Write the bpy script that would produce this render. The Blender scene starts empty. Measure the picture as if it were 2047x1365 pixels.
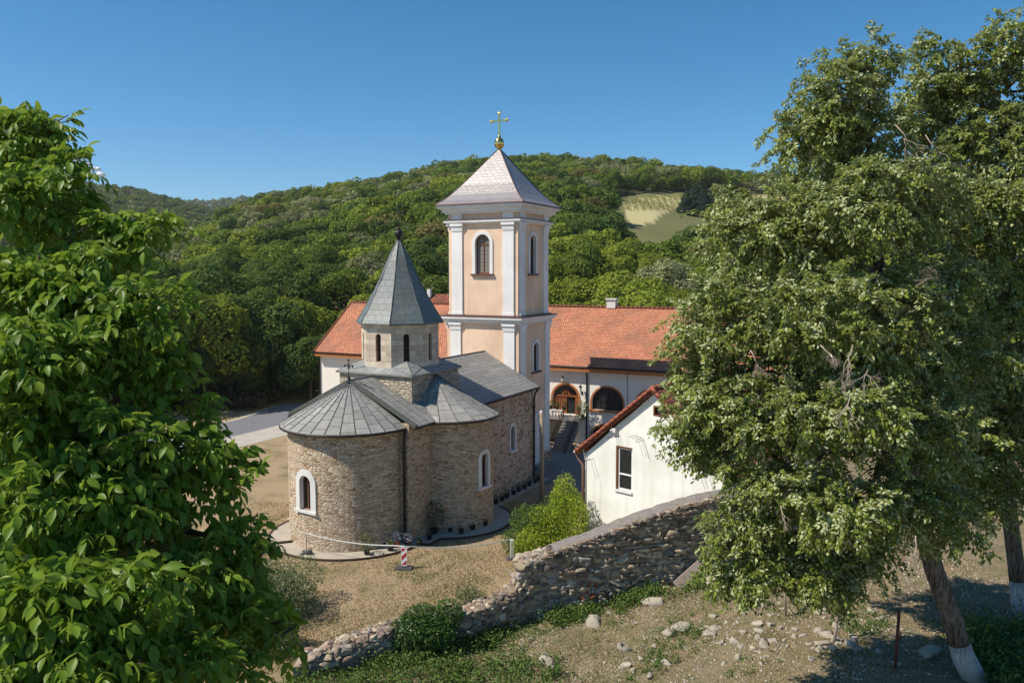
import bpy, math, random
import numpy as np
from mathutils import Vector, Matrix
random.seed(7); RNG = np.random.default_rng(11)
S = bpy.context.scene; COL = S.collection
R = math.radians
# ------------------------------------------------------------------ camera, sky, sun, exposure
H = 13.4
cam = bpy.data.cameras.new('camera'); cam.lens = 28.0; cam.sensor_width = 36; cam.clip_start = .1; cam.clip_end = 20000
co = bpy.data.objects.new('camera', cam); COL.objects.link(co)
co.location = (0, 0, H); co.rotation_euler = (R(90 - 4.83), 0, 0); S.camera = co
SUN_EL = 51.0; SUN_AZ = 73.0          # light travels towards azimuth 73 deg (from +Y to +X)
W = bpy.data.worlds.new('World'); S.world = W; W.use_nodes = True
wn = W.node_tree; bg = wn.nodes['Background']
sky = wn.nodes.new('ShaderNodeTexSky'); sky.sky_type = 'NISHITA'; sky.sun_disc = False
sky.sun_elevation = R(SUN_EL); sky.sun_rotation = R(SUN_AZ + 180); sky.altitude = 1500; sky.air_density = 1.0; sky.dust_density = 0.0; sky.ozone_density = 5.0
hs = wn.nodes.new('ShaderNodeHueSaturation'); hs.inputs['Hue'].default_value = .491; hs.inputs['Saturation'].default_value = 1.25; hs.inputs['Value'].default_value = .82
wn.links.new(sky.outputs[0], hs.inputs['Color']); wn.links.new(hs.outputs[0], bg.inputs[0]); bg.inputs[1].default_value = 0.135
sl = bpy.data.lights.new('sun', 'SUN'); sl.energy = 5.0; sl.angle = R(.5); sl.color = (1, .93, .82)
so = bpy.data.objects.new('sun', sl); COL.objects.link(so); so.location = (-30, -10, 60)
ld = Vector((math.sin(R(SUN_AZ)) * math.cos(R(SUN_EL)), math.cos(R(SUN_AZ)) * math.cos(R(SUN_EL)), -math.sin(R(SUN_EL))))
so.rotation_euler = ld.to_track_quat('-Z', 'Y').to_euler()
S.view_settings.view_transform = 'Standard'; S.view_settings.look = 'None'; S.view_settings.exposure = 0.22; S.view_settings.gamma = 1
S.cycles.max_bounces = 6; S.cycles.diffuse_bounces = 4; S.cycles.transparent_max_bounces = 6

# ------------------------------------------------------------------ helpers: camera maths (for measuring positions)
PITCH = R(4.83); F_ = 1592.
def ray(x, y):
    dx = (x - 1023.5) / F_; dy = -(y - 682.5) / F_
    return np.array([dx, math.cos(PITCH) + dy * math.sin(PITCH), -math.sin(PITCH) + dy * math.cos(PITCH)])
def at(x, y, Y):
    r = ray(x, y); return np.array([0, 0, H]) + r * (Y / r[1])
def gz(x, y, z=0.):
    r = ray(x, y); return np.array([0, 0, H]) + r * ((z - H) / r[2])
def proj(P):
    P = np.asarray(P, float); d = P - np.array([0, 0, H])
    yc = d[..., 1] * math.cos(PITCH) - d[..., 2] * math.sin(PITCH); zc = d[..., 1] * math.sin(PITCH) + d[..., 2] * math.cos(PITCH)
    return 1023.5 + F_ * d[..., 0] / yc, 682.5 - F_ * zc / yc

# ------------------------------------------------------------------ helpers: objects
def tag(o, label=None, cat=None, group=None, kind=None):
    if label: o['label'] = label
    if cat: o['category'] = cat
    if group: o['group'] = group
    if kind: o['kind'] = kind
    return o
def thing(name, label, cat, loc=(0, 0, 0), rz=0., group=None):
    o = bpy.data.objects.new(name, None); COL.objects.link(o); o.empty_display_size = .3
    o.location = loc; o.rotation_euler = (0, 0, rz)
    return tag(o, label, cat, group)
def link(name, me, parent=None):
    o = bpy.data.objects.new(name, me); COL.objects.link(o)
    if parent: o.parent = parent
    return o
def children(o): return [c for c in bpy.data.objects if c.parent == o]
def copy_tree(o, kids=None):
    r = o.copy(); COL.objects.link(r)
    for c in (kids if kids is not None else o.children):
        k = c.copy(); COL.objects.link(k); k.parent = r
    return r

class MB:
    def __init__(s): s.v = []; s.f = []; s.uv = []; s.m = []; s.mats = []; s.cur = 0; s.sm = []; s.smooth = False
    def mat(s, m):
        if m not in s.mats: s.mats.append(m)
        s.cur = s.mats.index(m); return s
    def face(s, pts, uv=None):
        pts = [Vector(p) for p in pts]; i = len(s.v); s.v += [tuple(p) for p in pts]; s.f.append(list(range(i, i + len(pts))))
        if uv is None:
            n = Vector((0, 0, 0))
            for a in range(1, len(pts) - 1): n += (pts[a] - pts[0]).cross(pts[a + 1] - pts[0])
            if n.length < 1e-12: n = Vector((0, 0, 1))
            n.normalize()
            if abs(n.z) > .995: uv = [(p.x, p.y) for p in pts]
            else:
                t = Vector((0, 0, 1)).cross(n).normalized(); b = n.cross(t); uv = [(p.dot(t), p.dot(b)) for p in pts]
        s.uv += [tuple(u) for u in uv]; s.m.append(s.cur); s.sm.append(s.smooth)
    def box(s, c, d, rot=None):
        hx, hy, hz = d[0] / 2, d[1] / 2, d[2] / 2; c = Vector(c)
        P = [Vector((x, y, z)) for x in (-hx, hx) for y in (-hy, hy) for z in (-hz, hz)]
        if rot is not None: P = [rot @ p for p in P]
        P = [p + c for p in P]
        for q in ((0, 1, 3, 2), (4, 6, 7, 5), (0, 4, 5, 1), (2, 3, 7, 6), (0, 2, 6, 4), (1, 5, 7, 3)): s.face([P[i] for i in q])
    def hexa(s, P):
        for q in ((0, 3, 2, 1), (4, 5, 6, 7), (0, 1, 5, 4), (1, 2, 6, 5), (2, 3, 7, 6), (3, 0, 4, 7)): s.face([P[i] for i in q])
    def prism(s, poly, h0, h1):
        n = len(poly); s.face([(p[0], p[1], h0) for p in reversed(poly)]); s.face([(p[0], p[1], h1) for p in poly])
        for i in range(n):
            a, b = poly[i], poly[(i + 1) % n]; s.face([(a[0], a[1], h0), (b[0], b[1], h0), (b[0], b[1], h1), (a[0], a[1], h1)])
    def tube(s, path, r, k=8, cap=True):
        path = [Vector(p) for p in path]; rs = r if isinstance(r, (list, tuple)) else [r] * len(path); rings = []; L = 0
        for i, p in enumerate(path):
            d = (path[min(i + 1, len(path) - 1)] - path[max(i - 1, 0)]).normalized()
            a = d.cross(Vector((0, 0, 1)) if abs(d.z) < .9 else Vector((1, 0, 0))).normalized(); b = d.cross(a)
            rings.append([p + (a * math.cos(2 * math.pi * j / k) + b * math.sin(2 * math.pi * j / k)) * rs[i] for j in range(k)])
        sm = s.smooth; s.smooth = True
        for i in range(len(path) - 1):
            l = (path[i + 1] - path[i]).length
            for j in range(k):
                j2 = (j + 1) % k; w = 2 * math.pi * rs[i] / k
                s.face([rings[i][j], rings[i + 1][j], rings[i + 1][j2], rings[i][j2]], [(j * w, L), (j * w, L + l), ((j + 1) * w, L + l), ((j + 1) * w, L)])
            L += l
        s.smooth = sm
        if cap: s.face(rings[0]); s.face(rings[-1][::-1])
    def lathe(s, prof, c=(0, 0, 0), k=16, a0=0., a1=2 * math.pi, smooth=True):
        sm = s.smooth; s.smooth = smooth; L = 0
        for i in range(len(prof) - 1):
            (r0, z0), (r1, z1) = prof[i], prof[i + 1]; dl = math.hypot(r1 - r0, z1 - z0)
            for j in range(k):
                t0 = a0 + (a1 - a0) * j / k; t1 = a0 + (a1 - a0) * (j + 1) / k
                P = [(c[0] + r * math.cos(t), c[1] + r * math.sin(t), c[2] + z) for r, z, t in ((r0, z0, t0), (r0, z0, t1), (r1, z1, t1), (r1, z1, t0))]
                uv = [(r0 * t0, L), (r0 * t1, L), (r1 * t1, L + dl), (r1 * t0, L + dl)]
                if r0 < 1e-6: P = [P[0], P[2], P[3]]; uv = [uv[0], uv[2], uv[3]]
                elif r1 < 1e-6: P = P[:3]; uv = uv[:3]
                s.face(P, uv)
            L += dl
        s.smooth = sm
    def build(s, name, parent=None, mat=None, weld=True):
        me = bpy.data.meshes.new(name)
        me.from_pydata(s.v, [], s.f)
        for m in (s.mats or ([mat] if mat else [])): me.materials.append(m)
        me.polygons.foreach_set('material_index', s.m); me.polygons.foreach_set('use_smooth', s.sm)
        l = me.uv_layers.new(name='UVMap'); l.data.foreach_set('uv', np.array(s.uv, np.float32).ravel())
        if any(s.sm) and weld:
            import bmesh
            b = bmesh.new(); b.from_mesh(me); bmesh.ops.remove_doubles(b, verts=b.verts, dist=1e-4); b.to_mesh(me); b.free()
        me.update(); return link(name, me, parent)
def mb(m): return MB().mat(m)

def np_mesh(name, V, F, mat, rnd=None, col=None, smooth=False, uv=None):
    me = bpy.data.meshes.new(name); V = np.asarray(V, np.float32); F = np.asarray(F, np.int32); k = F.shape[1]
    me.vertices.add(len(V)); me.vertices.foreach_set('co', V.ravel())
    me.loops.add(F.size); me.loops.foreach_set('vertex_index', F.ravel())
    me.polygons.add(len(F)); me.polygons.foreach_set('loop_start', np.arange(0, F.size, k, dtype=np.int32)); me.polygons.foreach_set('loop_total', np.full(len(F), k, np.int32))
    if smooth: me.polygons.foreach_set('use_smooth', np.ones(len(F), bool))
    me.update(calc_edges=True)
    if rnd is not None: me.attributes.new('rnd', 'FLOAT', 'FACE').data.foreach_set('value', np.asarray(rnd, np.float32))
    if col is not None:
        c = np.concatenate([np.asarray(col, np.float32), np.ones((len(col), 1), np.float32)], 1)
        me.attributes.new('col', 'FLOAT_COLOR', 'FACE').data.foreach_set('color', c.ravel())
    me.materials.append(mat); return me
def unit(a): return a / np.maximum(np.linalg.norm(a, axis=-1, keepdims=True), 1e-9)
def rdir(n): return unit(RNG.normal(size=(n, 3)))
def leaves(P, D, N, L, Wd, T, TF):
    """leaf blades: T template (along, across, normal), TF its faces"""
    D = unit(D); N = N - (N * D).sum(1, keepdims=True) * D; N = unit(N); A = np.cross(N, D); n = len(P)
    L = np.broadcast_to(L, n)[:, None, None]; Wd = np.broadcast_to(Wd, n)[:, None, None]
    T = np.asarray(T, float)[None]
    V = P[:, None] + D[:, None] * T[..., 0:1] * L + A[:, None] * T[..., 1:2] * Wd + N[:, None] * T[..., 2:3] * L
    TF = np.asarray(TF); F = (np.arange(n) * T.shape[1])[:, None, None] + TF[None]
    return V.reshape(-1, 3), F.reshape(-1, TF.shape[1]), len(TF)
T_QUAD = [(0, -.5, 0), (1, -.5, 0), (1, .5, 0), (0, .5, 0)]; F_QUAD = [(0, 1, 2, 3)]
T_LIME = [(0, 0, 0), (.28, .5, .07), (.68, .36, .04), (1, 0, -.12), (.68, -.36, .04), (.28, -.5, .07)]; F_LIME = [(3, 2, 1, 0), (5, 4, 3, 0)]
T_KITE = [(0, 0, 0), (.42, .5, .06), (1, 0, -.1), (.42, -.5, .06)]; F_KITE = [(2, 1, 0), (3, 2, 0)]
_st = [(0, .02), (.15, .55), (.38, .98), (.62, .9), (.84, .5), (1, .02)]
T_WAL = []; F_WAL = []
for t, w in _st:
    z = -.22 * t * t
    T_WAL += [(t, -.5 * w, z + .10 * w), (t, 0, z), (t, .5 * w, z + .10 * w)]
for i in range(len(_st) - 1):
    F_WAL += [(3 * i, 3 * i + 3, 3 * i + 4, 3 * i + 1), (3 * i + 1, 3 * i + 4, 3 * i + 5, 3 * i + 2)]

# ------------------------------------------------------------------ helpers: materials
def node(nt, t, ins=None, **pr):
    n = nt.nodes.new(t)
    for k, v in pr.items(): setattr(n, k, v)
    for k, v in (ins or {}).items():
        if isinstance(v, bpy.types.NodeSocket): nt.links.new(v, n.inputs[k])
        else: n.inputs[k].default_value = v
    return n
def c4(c): return (c[0], c[1], c[2], 1)
def mix(nt, f, a, b, blend='MIX'):
    n = nt.nodes.new('ShaderNodeMix'); n.data_type = 'RGBA'; n.blend_type = blend
    for i, v in ((0, f), (6, a), (7, b)):
        if isinstance(v, bpy.types.NodeSocket): nt.links.new(v, n.inputs[i])
        else: n.inputs[i].default_value = v if i == 0 else c4(v)
    return n.outputs[2]
def ramp(nt, f, stops, interp='LINEAR'):
    n = nt.nodes.new('ShaderNodeValToRGB'); n.color_ramp.interpolation = interp; e = n.color_ramp.elements
    while len(e) < len(stops): e.new(.5)
    for i, (p, c) in enumerate(stops):
        e[i].position = p; e[i].color = c4(c) if isinstance(c, tuple) else (c, c, c, 1)
    nt.links.new(f, n.inputs[0]); return n.outputs[0]
def math_(nt, op, a, b=0., clamp=False):
    n = node(nt, 'ShaderNodeMath', {0: a, 1: b}, operation=op); n.use_clamp = clamp; return n.outputs[0]
def newmat(name, rough=.8, spec=.3, metal=0.):
    m = bpy.data.materials.new(name); m.use_nodes = True; nt = m.node_tree; b = nt.nodes['Principled BSDF']
    b.inputs['Roughness'].default_value = rough; b.inputs['Specular IOR Level'].default_value = spec; b.inputs['Metallic'].default_value = metal
    return m, nt, b
def bump(nt, b, h, strength, dist):
    n = node(nt, 'ShaderNodeBump', {'Strength': strength, 'Distance': dist, 'Height': h}); nt.links.new(n.outputs[0], b.inputs['Normal'])
def uvn(nt): return nt.nodes.new('ShaderNodeTexCoord').outputs['UV']
def objc(nt): return nt.nodes.new('ShaderNodeTexCoord').outputs['Object']
def noise(nt, vec, scale, detail=4, rough=.55, dist=0.): return node(nt, 'ShaderNodeTexNoise', {'Vector': vec, 'Scale': scale, 'Detail': detail, 'Roughness': rough, 'Distortion': dist})
def mapping(nt, vec, scale, loc=(0, 0, 0)): return node(nt, 'ShaderNodeMapping', {'Vector': vec, 'Scale': scale, 'Location': loc}).outputs[0]

def m_plain(name, col, rough=.7, var=.18, scale=6., metal=0., spec=.3, bmp=.0):
    m, nt, b = newmat(name, rough, spec, metal); o = objc(nt); n = noise(nt, o, scale)
    c = mix(nt, n.outputs[0], [x * (1 - var) for x in col], [min(1, x * (1 + var)) for x in col]); nt.links.new(c, b.inputs['Base Color'])
    if bmp: bump(nt, b, n.outputs[0], bmp, .02)
    return m
def m_stucco(name, col, dirt, amount=.5):
    m, nt, b = newmat(name, .9, .15); u = objc(nt)
    n1 = noise(nt, u, .55, 5); n2 = noise(nt, mapping(nt, u, (2.6, 2.6, .16)), 1.3, 5); n3 = noise(nt, u, 60, 3)
    f = math_(nt, 'MULTIPLY', ramp(nt, n1.outputs[0], [(.42, 0.), (.75, 1.)]), amount)
    f2 = math_(nt, 'MULTIPLY', ramp(nt, n2.outputs[0], [(.5, 0.), (.8, 1.)]), amount * .8)
    c = mix(nt, f, col, dirt); c = mix(nt, f2, c, dirt); c = mix(nt, .1, c, n3.outputs[1], 'OVERLAY')
    nt.links.new(c, b.inputs['Base Color']); bump(nt, b, n3.outputs[0], .25, .01); return m
def m_rubble(name, sx=3.7, sy=9.5, pal=None, mortar=(.78, .63, .47), dark=1.0, bmp=1.0, streak=True):
    pal = pal or [(.34, .22, .13), (.62, .45, .29), (.74, .57, .39), (.84, .69, .51), (.54, .39, .26)]
    m, nt, b = newmat(name, .92, .15); u = uvn(nt)
    w = noise(nt, u, 1.7, 3); wv = node(nt, 'ShaderNodeVectorMath', {0: w.outputs[1], 1: (.5, .5, .5)}, operation='SUBTRACT').outputs[0]
    wv = node(nt, 'ShaderNodeVectorMath', {0: wv, 1: (.36, .20, 0)}, operation='MULTIPLY').outputs[0]
    v = mapping(nt, node(nt, 'ShaderNodeVectorMath', {0: u, 1: wv}, operation='ADD').outputs[0], (sx, sy, 1))
    a = node(nt, 'ShaderNodeTexVoronoi', {'Vector': v, 'Scale': 1., 'Randomness': .85}, voronoi_dimensions='2D')
    e = node(nt, 'ShaderNodeTexVoronoi', {'Vector': v, 'Scale': 1., 'Randomness': .85}, voronoi_dimensions='2D', feature='DISTANCE_TO_EDGE')
    sep = node(nt, 'ShaderNodeSeparateColor', {0: a.outputs['Color']})
    k = len(pal); c = ramp(nt, sep.outputs[0], [(i / (k - 1), tuple(x * dark for x in p)) for i, p in enumerate(pal)])
    fine = noise(nt, u, 14, 6, .65); big = noise(nt, u, .45, 4)
    c = mix(nt, .45, c, fine.outputs[0], 'OVERLAY')
    # lime wash and mortar smeared over many of the stones
    sm = noise(nt, u, 1.3, 6, .7)
    e0 = math_(nt, 'ADD', e.outputs['Distance'], math_(nt, 'MULTIPLY', math_(nt, 'SUBTRACT', fine.outputs[0], .5), .16))
    jf = ramp(nt, e0, [(.03, 1.), (.13, 0.)])
    jf = math_(nt, 'MAXIMUM', jf, math_(nt, 'MULTIPLY', ramp(nt, sm.outputs[0], [(.48, 0.), (.68, 1.)]), .75))
    c = mix(nt, jf, c, mortar)
    c = mix(nt, math_(nt, 'MULTIPLY', ramp(nt, big.outputs[0], [(.5, 0.), (.8, 1.)]), .35), c, (.42, .31, .19))
    if streak:
        s2 = noise(nt, mapping(nt, u, (1.1, .12, 1)), 1.0, 5)
        c = mix(nt, math_(nt, 'MULTIPLY', ramp(nt, s2.outputs[0], [(.55, 0.), (.75, 1.)]), .4), c, (.48, .33, .16))
    dk = noise(nt, mapping(nt, u, (3, 6, 1)), 1.6, 2)
    c = mix(nt, ramp(nt, dk.outputs[0], [(.66, 0.), (.70, .85)]), c, (.05, .04, .03))
    nt.links.new(c, b.inputs['Base Color'])
    h = math_(nt, 'ADD', math_(nt, 'MULTIPLY', ramp(nt, e0, [(.0, 0.), (.22, 1.)]), math_(nt, 'ADD', sep.outputs[1], .5)), math_(nt, 'MULTIPLY', fine.outputs[0], .9))
    bump(nt, b, h, bmp, .09); return m
def m_brick(name, bw, rh, c1, c2, mort, ms=.01, rough=.7, bmp=.5, offset=.5, dirt=None, dirtf=.4, warp=0., spec=.3, vary=True, fsc=9., bdist=.02, streaks=0.):
    m, nt, b = newmat(name, rough, spec); u = uvn(nt); vec = u
    if warp:
        w = noise(nt, u, 2.5, 2); wv = node(nt, 'ShaderNodeVectorMath', {0: w.outputs[1], 1: (.5, .5, .5)}, operation='SUBTRACT').outputs[0]
        vec = node(nt, 'ShaderNodeVectorMath', {0: u, 1: node(nt, 'ShaderNodeVectorMath', {0: wv, 1: (warp, warp, 0)}, operation='MULTIPLY').outputs[0]}, operation='ADD').outputs[0]
    br = node(nt, 'ShaderNodeTexBrick', {'Vector': vec, 'Color1': c4(c1), 'Color2': c4(c2), 'Mortar': c4(mort), 'Scale': 1., 'Mortar Size': ms, 'Mortar Smooth': .15, 'Bias': 0., 'Brick Width': bw, 'Row Height': rh}, offset=offset, offset_frequency=2, squash=1.)
    fine = noise(nt, u, fsc, 5, .6); big = noise(nt, u, .5, 5, .6)
    c = mix(nt, .35, br.outputs[0], fine.outputs[0], 'OVERLAY')
    if dirt: c = mix(nt, math_(nt, 'MULTIPLY', ramp(nt, big.outputs[0], [(.42, 0.), (.72, 1.)]), dirtf), c, dirt)
    if streaks:
        s2 = noise(nt, mapping(nt, u, (3.5, .18, 1)), 1.0, 4)
        c = mix(nt, math_(nt, 'MULTIPLY', ramp(nt, s2.outputs[0], [(.5, 0.), (.75, 1.)]), streaks), c, dirt or mort)
    nt.links.new(c, b.inputs['Base Color'])
    h = math_(nt, 'ADD', math_(nt, 'MULTIPLY', br.outputs['Fac'], -1.), math_(nt, 'MULTIPLY', fine.outputs[0], .5))
    bump(nt, b, h, bmp, bdist); return m
def m_leaf(name, col=None, back=None, rough=.55, trans=.3, var=.5, spec=.25, attr=True, objcol=False, warm=(.16, .17, .03), warmf=.25):
    m, nt, b = newmat(name, rough, spec); out = nt.nodes['Material Output']
    rnd = node(nt, 'ShaderNodeAttribute', attribute_name='rnd').outputs['Fac']
    if objcol: base = nt.nodes.new('ShaderNodeObjectInfo').outputs['Color']
    elif col is None: base = node(nt, 'ShaderNodeAttribute', attribute_name='col').outputs['Color']
    else: base = node(nt, 'ShaderNodeRGB').outputs[0]; base.default_value = c4(col)
    f = node(nt, 'ShaderNodeMapRange', {0: rnd, 1: 0., 2: 1., 3: 1 - var, 4: 1 + var}).outputs[0]
    c = node(nt, 'ShaderNodeVectorMath', {0: base, 3: f}, operation='SCALE').outputs[0]
    c = mix(nt, math_(nt, 'MULTIPLY', ramp(nt, rnd, [(.6, 0.), (1., 1.)]), warmf), c, warm)
    if back:
        g = nt.nodes.new('ShaderNodeNewGeometry').outputs['Backfacing']; c = mix(nt, g, c, back)
    nt.links.new(c, b.inputs['Base Color'])
    tr = node(nt, 'ShaderNodeBsdfTranslucent'); tc = mix(nt, .5, c, (.22, .30, .02)); nt.links.new(tc, tr.inputs[0])
    ms = node(nt, 'ShaderNodeMixShader', {0: trans, 1: b.outputs[0], 2: tr.outputs[0]}); nt.links.new(ms.outputs[0], out.inputs[0]); return m

M = {}
M['apse'] = m_rubble('rubble_stone')
M['nave'] = m_rubble('reddish_rubble_stone', 3.3, 6.2, [(.16, .085, .065), (.48, .33, .23), (.62, .48, .35), (.70, .56, .43), (.38, .26, .18)], mortar=(.64, .52, .39), bmp=.7)
M['ashlar'] = m_brick('ashlar', .52, .30, (.78, .67, .52), (.50, .40, .31), (.66, .56, .44), .016, .9, .9, dirt=(.33, .25, .18), dirtf=.7, warp=.12, spec=.15, fsc=5, bdist=.03)
M['base'] = m_rubble('pale_rubble_stone', 3.0, 6.5, [(.34, .25, .17), (.60, .51, .38), (.70, .61, .47), (.52, .42, .29)], mortar=(.52, .45, .34))
M['lead'] = m_brick('lead_sheet', .62, .62, (.23, .232, .22), (.32, .315, .295), (.10, .10, .09), .012, .6, .35, dirt=(.17, .18, .16), dirtf=.55, spec=.25, fsc=3, streaks=.35)
M['lead_nave'] = m_brick('lead_sheet_in_rows', 2.2, .30, (.255, .24, .215), (.335, .315, .285), (.11, .11, .105), .014, .6, .4, dirt=(.19, .185, .175), dirtf=.5, spec=.25, fsc=3, streaks=.25)
M['lead_spire'] = m_brick('green_grey_lead', .50, .36, (.115, .15, .145), (.165, .19, .18), (.06, .075, .07), .012, .5, .4, dirt=(.11, .09, .075), dirtf=.6, spec=.5, fsc=4, streaks=.4)
M['seam'] = m_plain('lead_seam', (.13, .135, .13), .5, .3)
M['dark_seam'] = m_plain('dark_mossy_lead', (.10, .105, .085), .7, .5, 4, bmp=.5)
M['tower_roof'] = m_brick('copper_shingle', .42, .27, (.235, .205, .195), (.315, .28, .26), (.11, .085, .08), .012, .36, .5, dirt=(.36, .30, .27), dirtf=.35, spec=.7, fsc=5, bdist=.03)
M['tower_skirt'] = m_plain('copper_sheet', (.24, .21, .215), .4, .2, 2, spec=.6)
M['peach'] = m_stucco('peach_stucco', (.84, .61, .44), (.62, .43, .30), .75)
M['white'] = m_stucco('white_stucco', (.84, .82, .79), (.60, .55, .50), .55)
M['cream'] = m_stucco('cream_stucco', (.82, .77, .69), (.68, .61, .52), .45)
M['shedwall'] = m_stucco('pale_cream_stucco', (.86, .85, .77), (.60, .57, .49), .65)
M['copper'] = m_plain('brown_copper', (.13, .06, .04), .5, .4, 5, spec=.5)
M['gold'] = m_plain('gold', (.80, .56, .20), .18, .1, 3, metal=1.)
M['iron'] = m_plain('black_iron', (.02, .02, .022), .5, .3)
M['pipe'] = m_plain('dark_brown_pipe', (.028, .02, .017), .4, .3)
M['wood'] = m_plain('brown_wood', (.16, .06, .025), .55, .35, 9)
M['carved'] = m_plain('carved_red_wood', (.25, .085, .03), .5, .4, 9)
M['glass'] = m_plain('dark_glass', (.02, .022, .024), .08, .2, spec=.6)
M['shutter'] = m_brick('slatted_shutter', 3., .09, (.27, .25, .22), (.36, .33, .28), (.10, .06, .04), .02, .6, .6)
M['tile'] = m_brick('orange_roof_tile', .19, .17, (.50, .185, .10), (.66, .29, .165), (.22, .075, .045), .016, .8, .9, dirt=(.25, .13, .085), dirtf=.85, fsc=6, spec=.15, bdist=.04)
M['tile_dark'] = m_brick('weathered_roof_tile', .24, .32, (.24, .085, .05), (.40, .14, .075), (.07, .03, .02), .03, .8, .9, dirt=(.12, .06, .045), dirtf=.7, spec=.15, bdist=.05)
M['fascia'] = m_plain('orange_brown_board', (.42, .155, .05), .7, .2)
M['stonetrim'] = m_stucco('pale_carved_stone', (.74, .72, .67), (.5, .46, .4), .5)
M['concrete'] = m_plain('concrete', (.40, .35, .28), .9, .28, 1.1, bmp=.4)
M['concrete_dark'] = m_plain('dark_grey_concrete', (.20, .19, .18), .9, .3, 1.4, bmp=.4)  # darker, greyer concrete tone for the courtyard paving
M['asphalt'] = m_plain('asphalt', (.17, .17, .18), .9, .15, 2)
M['stone_step'] = m_plain('grey_stone_step', (.26, .24, .215), .9, .3, 5)
M['postwood'] = m_plain('grey_weathered_wood', (.30, .235, .17), .85, .35, 6)
M['darkwood'] = m_plain('dark_timber', (.07, .045, .03), .8, .3)
M['rust'] = m_plain('rusty_steel', (.12, .035, .022), .7, .4, 20)
M['signwhite'] = m_plain('white_plastic', (.80, .79, .76), .5, .05)
M['signred'] = m_plain('red_reflective', (.42, .045, .045), .5, .1)
M['rubber'] = m_plain('grey_rubber', (.075, .07, .07), .9, .2)
M['postwhite'] = m_plain('dirty_white_post', (.68, .66, .60), .7, .15)
M['pot'] = m_plain('black_pot', (.03, .024, .022), .6, .3)
M['terra'] = m_plain('terracotta', (.42, .12, .06), .8, .2)
M['bark'] = m_plain('grey_brown_bark', (.155, .115, .085), .95, .45, 7, bmp=1.)
M['whitewash'] = m_plain('whitewashed_bark', (.50, .48, .46), .95, .55, 5, bmp=1.)
M['twig'] = m_plain('dry_twig', (.34, .27, .21), .9, .3)
def m_bark(name, wash):
    m, nt, b = newmat(name, .95, .15); o = objc(nt); st = mapping(nt, o, (14, 14, 2.2)); n1 = noise(nt, st, 1., 5, .65); n2 = noise(nt, o, 5., 4); c = mix(nt, ramp(nt, n1.outputs[0], [(.35, 0.), (.65, 1.)]), (.055, .042, .032), (.24, .19, .145)); c = mix(nt, .5, c, n2.outputs[0], 'OVERLAY')
    if wash:
        z = node(nt, 'ShaderNodeSeparateXYZ', {0: o}).outputs[2]; f = math_(nt, 'ADD', ramp(nt, n1.outputs[0], [(.38, .0), (.7, 1.)]), math_(nt, 'MULTIPLY', math_(nt, 'SUBTRACT', z, .85), 1.2), True); f = math_(nt, 'MULTIPLY', f, ramp(nt, n2.outputs[0], [(.3, .35), (.6, 1.)])); c = mix(nt, f, (.56, .54, .52), c)
    nt.links.new(c, b.inputs['Base Color']); bump(nt, b, n1.outputs[0], 1., .06); return m
M['bark'] = m_bark('furrowed_bark', False); M['whitewash'] = m_bark('whitewashed_bark', True)
M['core'] = m_plain('lime_mortar', (.34, .275, .205), .95, .35, 3, bmp=.8)
M['coping'] = m_plain('grey_cement_coping', (.21, .185, .165), .95, .5, 5, bmp=1.)

# ------------------------------------------------------------------ terrain: one sheet to the horizon
def sstep(a, b, x):
    t = np.clip((x - a) / (b - a), 0, 1); return t * t * (3 - 2 * t)
WALL = np.array([(-30, 20), (-9, 24.3), (-6, 25.8), (-4.2, 26.9), (-1.6, 28.0), (.7, 29.9), (3.0, 30.4), (8.2, 31.7), (14, 33.5), (30, 37), (80, 48)], float)
def wall_y(X): return np.interp(X, WALL[:, 0], WALL[:, 1])
SKY_MAIN = np.array([(-900, 560), (300, 540), (400, 470), (430, 440), (480, 405), (560, 384), (650, 375), (720, 361), (800, 345), (900, 322), (1000, 314), (1100, 312), (1200, 317), (1300, 324), (1380, 336), (1500, 347), (1700, 350), (2300, 360)], float)
SKY_LEFT = np.array([(-800, 330), (0, 345), (130, 359), (250, 374), (350, 396), (420, 420), (480, 445), (600, 520), (3000, 548)], float)
SKY_FAR = np.array([(-900, 470), (300, 430), (380, 407), (440, 404), (500, 398), (560, 405), (700, 430), (3000, 440)], float)
def hill(X, Y, sky, Yb, Dr, tree, pw=1.0):
    a = X / np.maximum(Y, 1); x = 1023.5 + a * F_
    zr = np.maximum(H + (548 - np.interp(x, sky[:, 0], sky[:, 1])) / F_ * Dr - tree, 0)
    t = np.clip((Y - Yb) / (Dr - Yb), 0, 1); s = t ** pw
    return np.where(Y > Dr, zr * np.clip(1 - (Y - Dr) / (1.6 * Dr), 0, 1), zr * s)
def lump(X, Y):
    return (np.sin(X * .031 + 1.3) * np.cos(Y * .027 + .4) + .6 * np.sin(X * .067 - Y * .049) + .4 * np.cos(X * .11 + Y * .083))
D_MAIN, D_LEFT, D_FAR = 430., 800., 1600.
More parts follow.
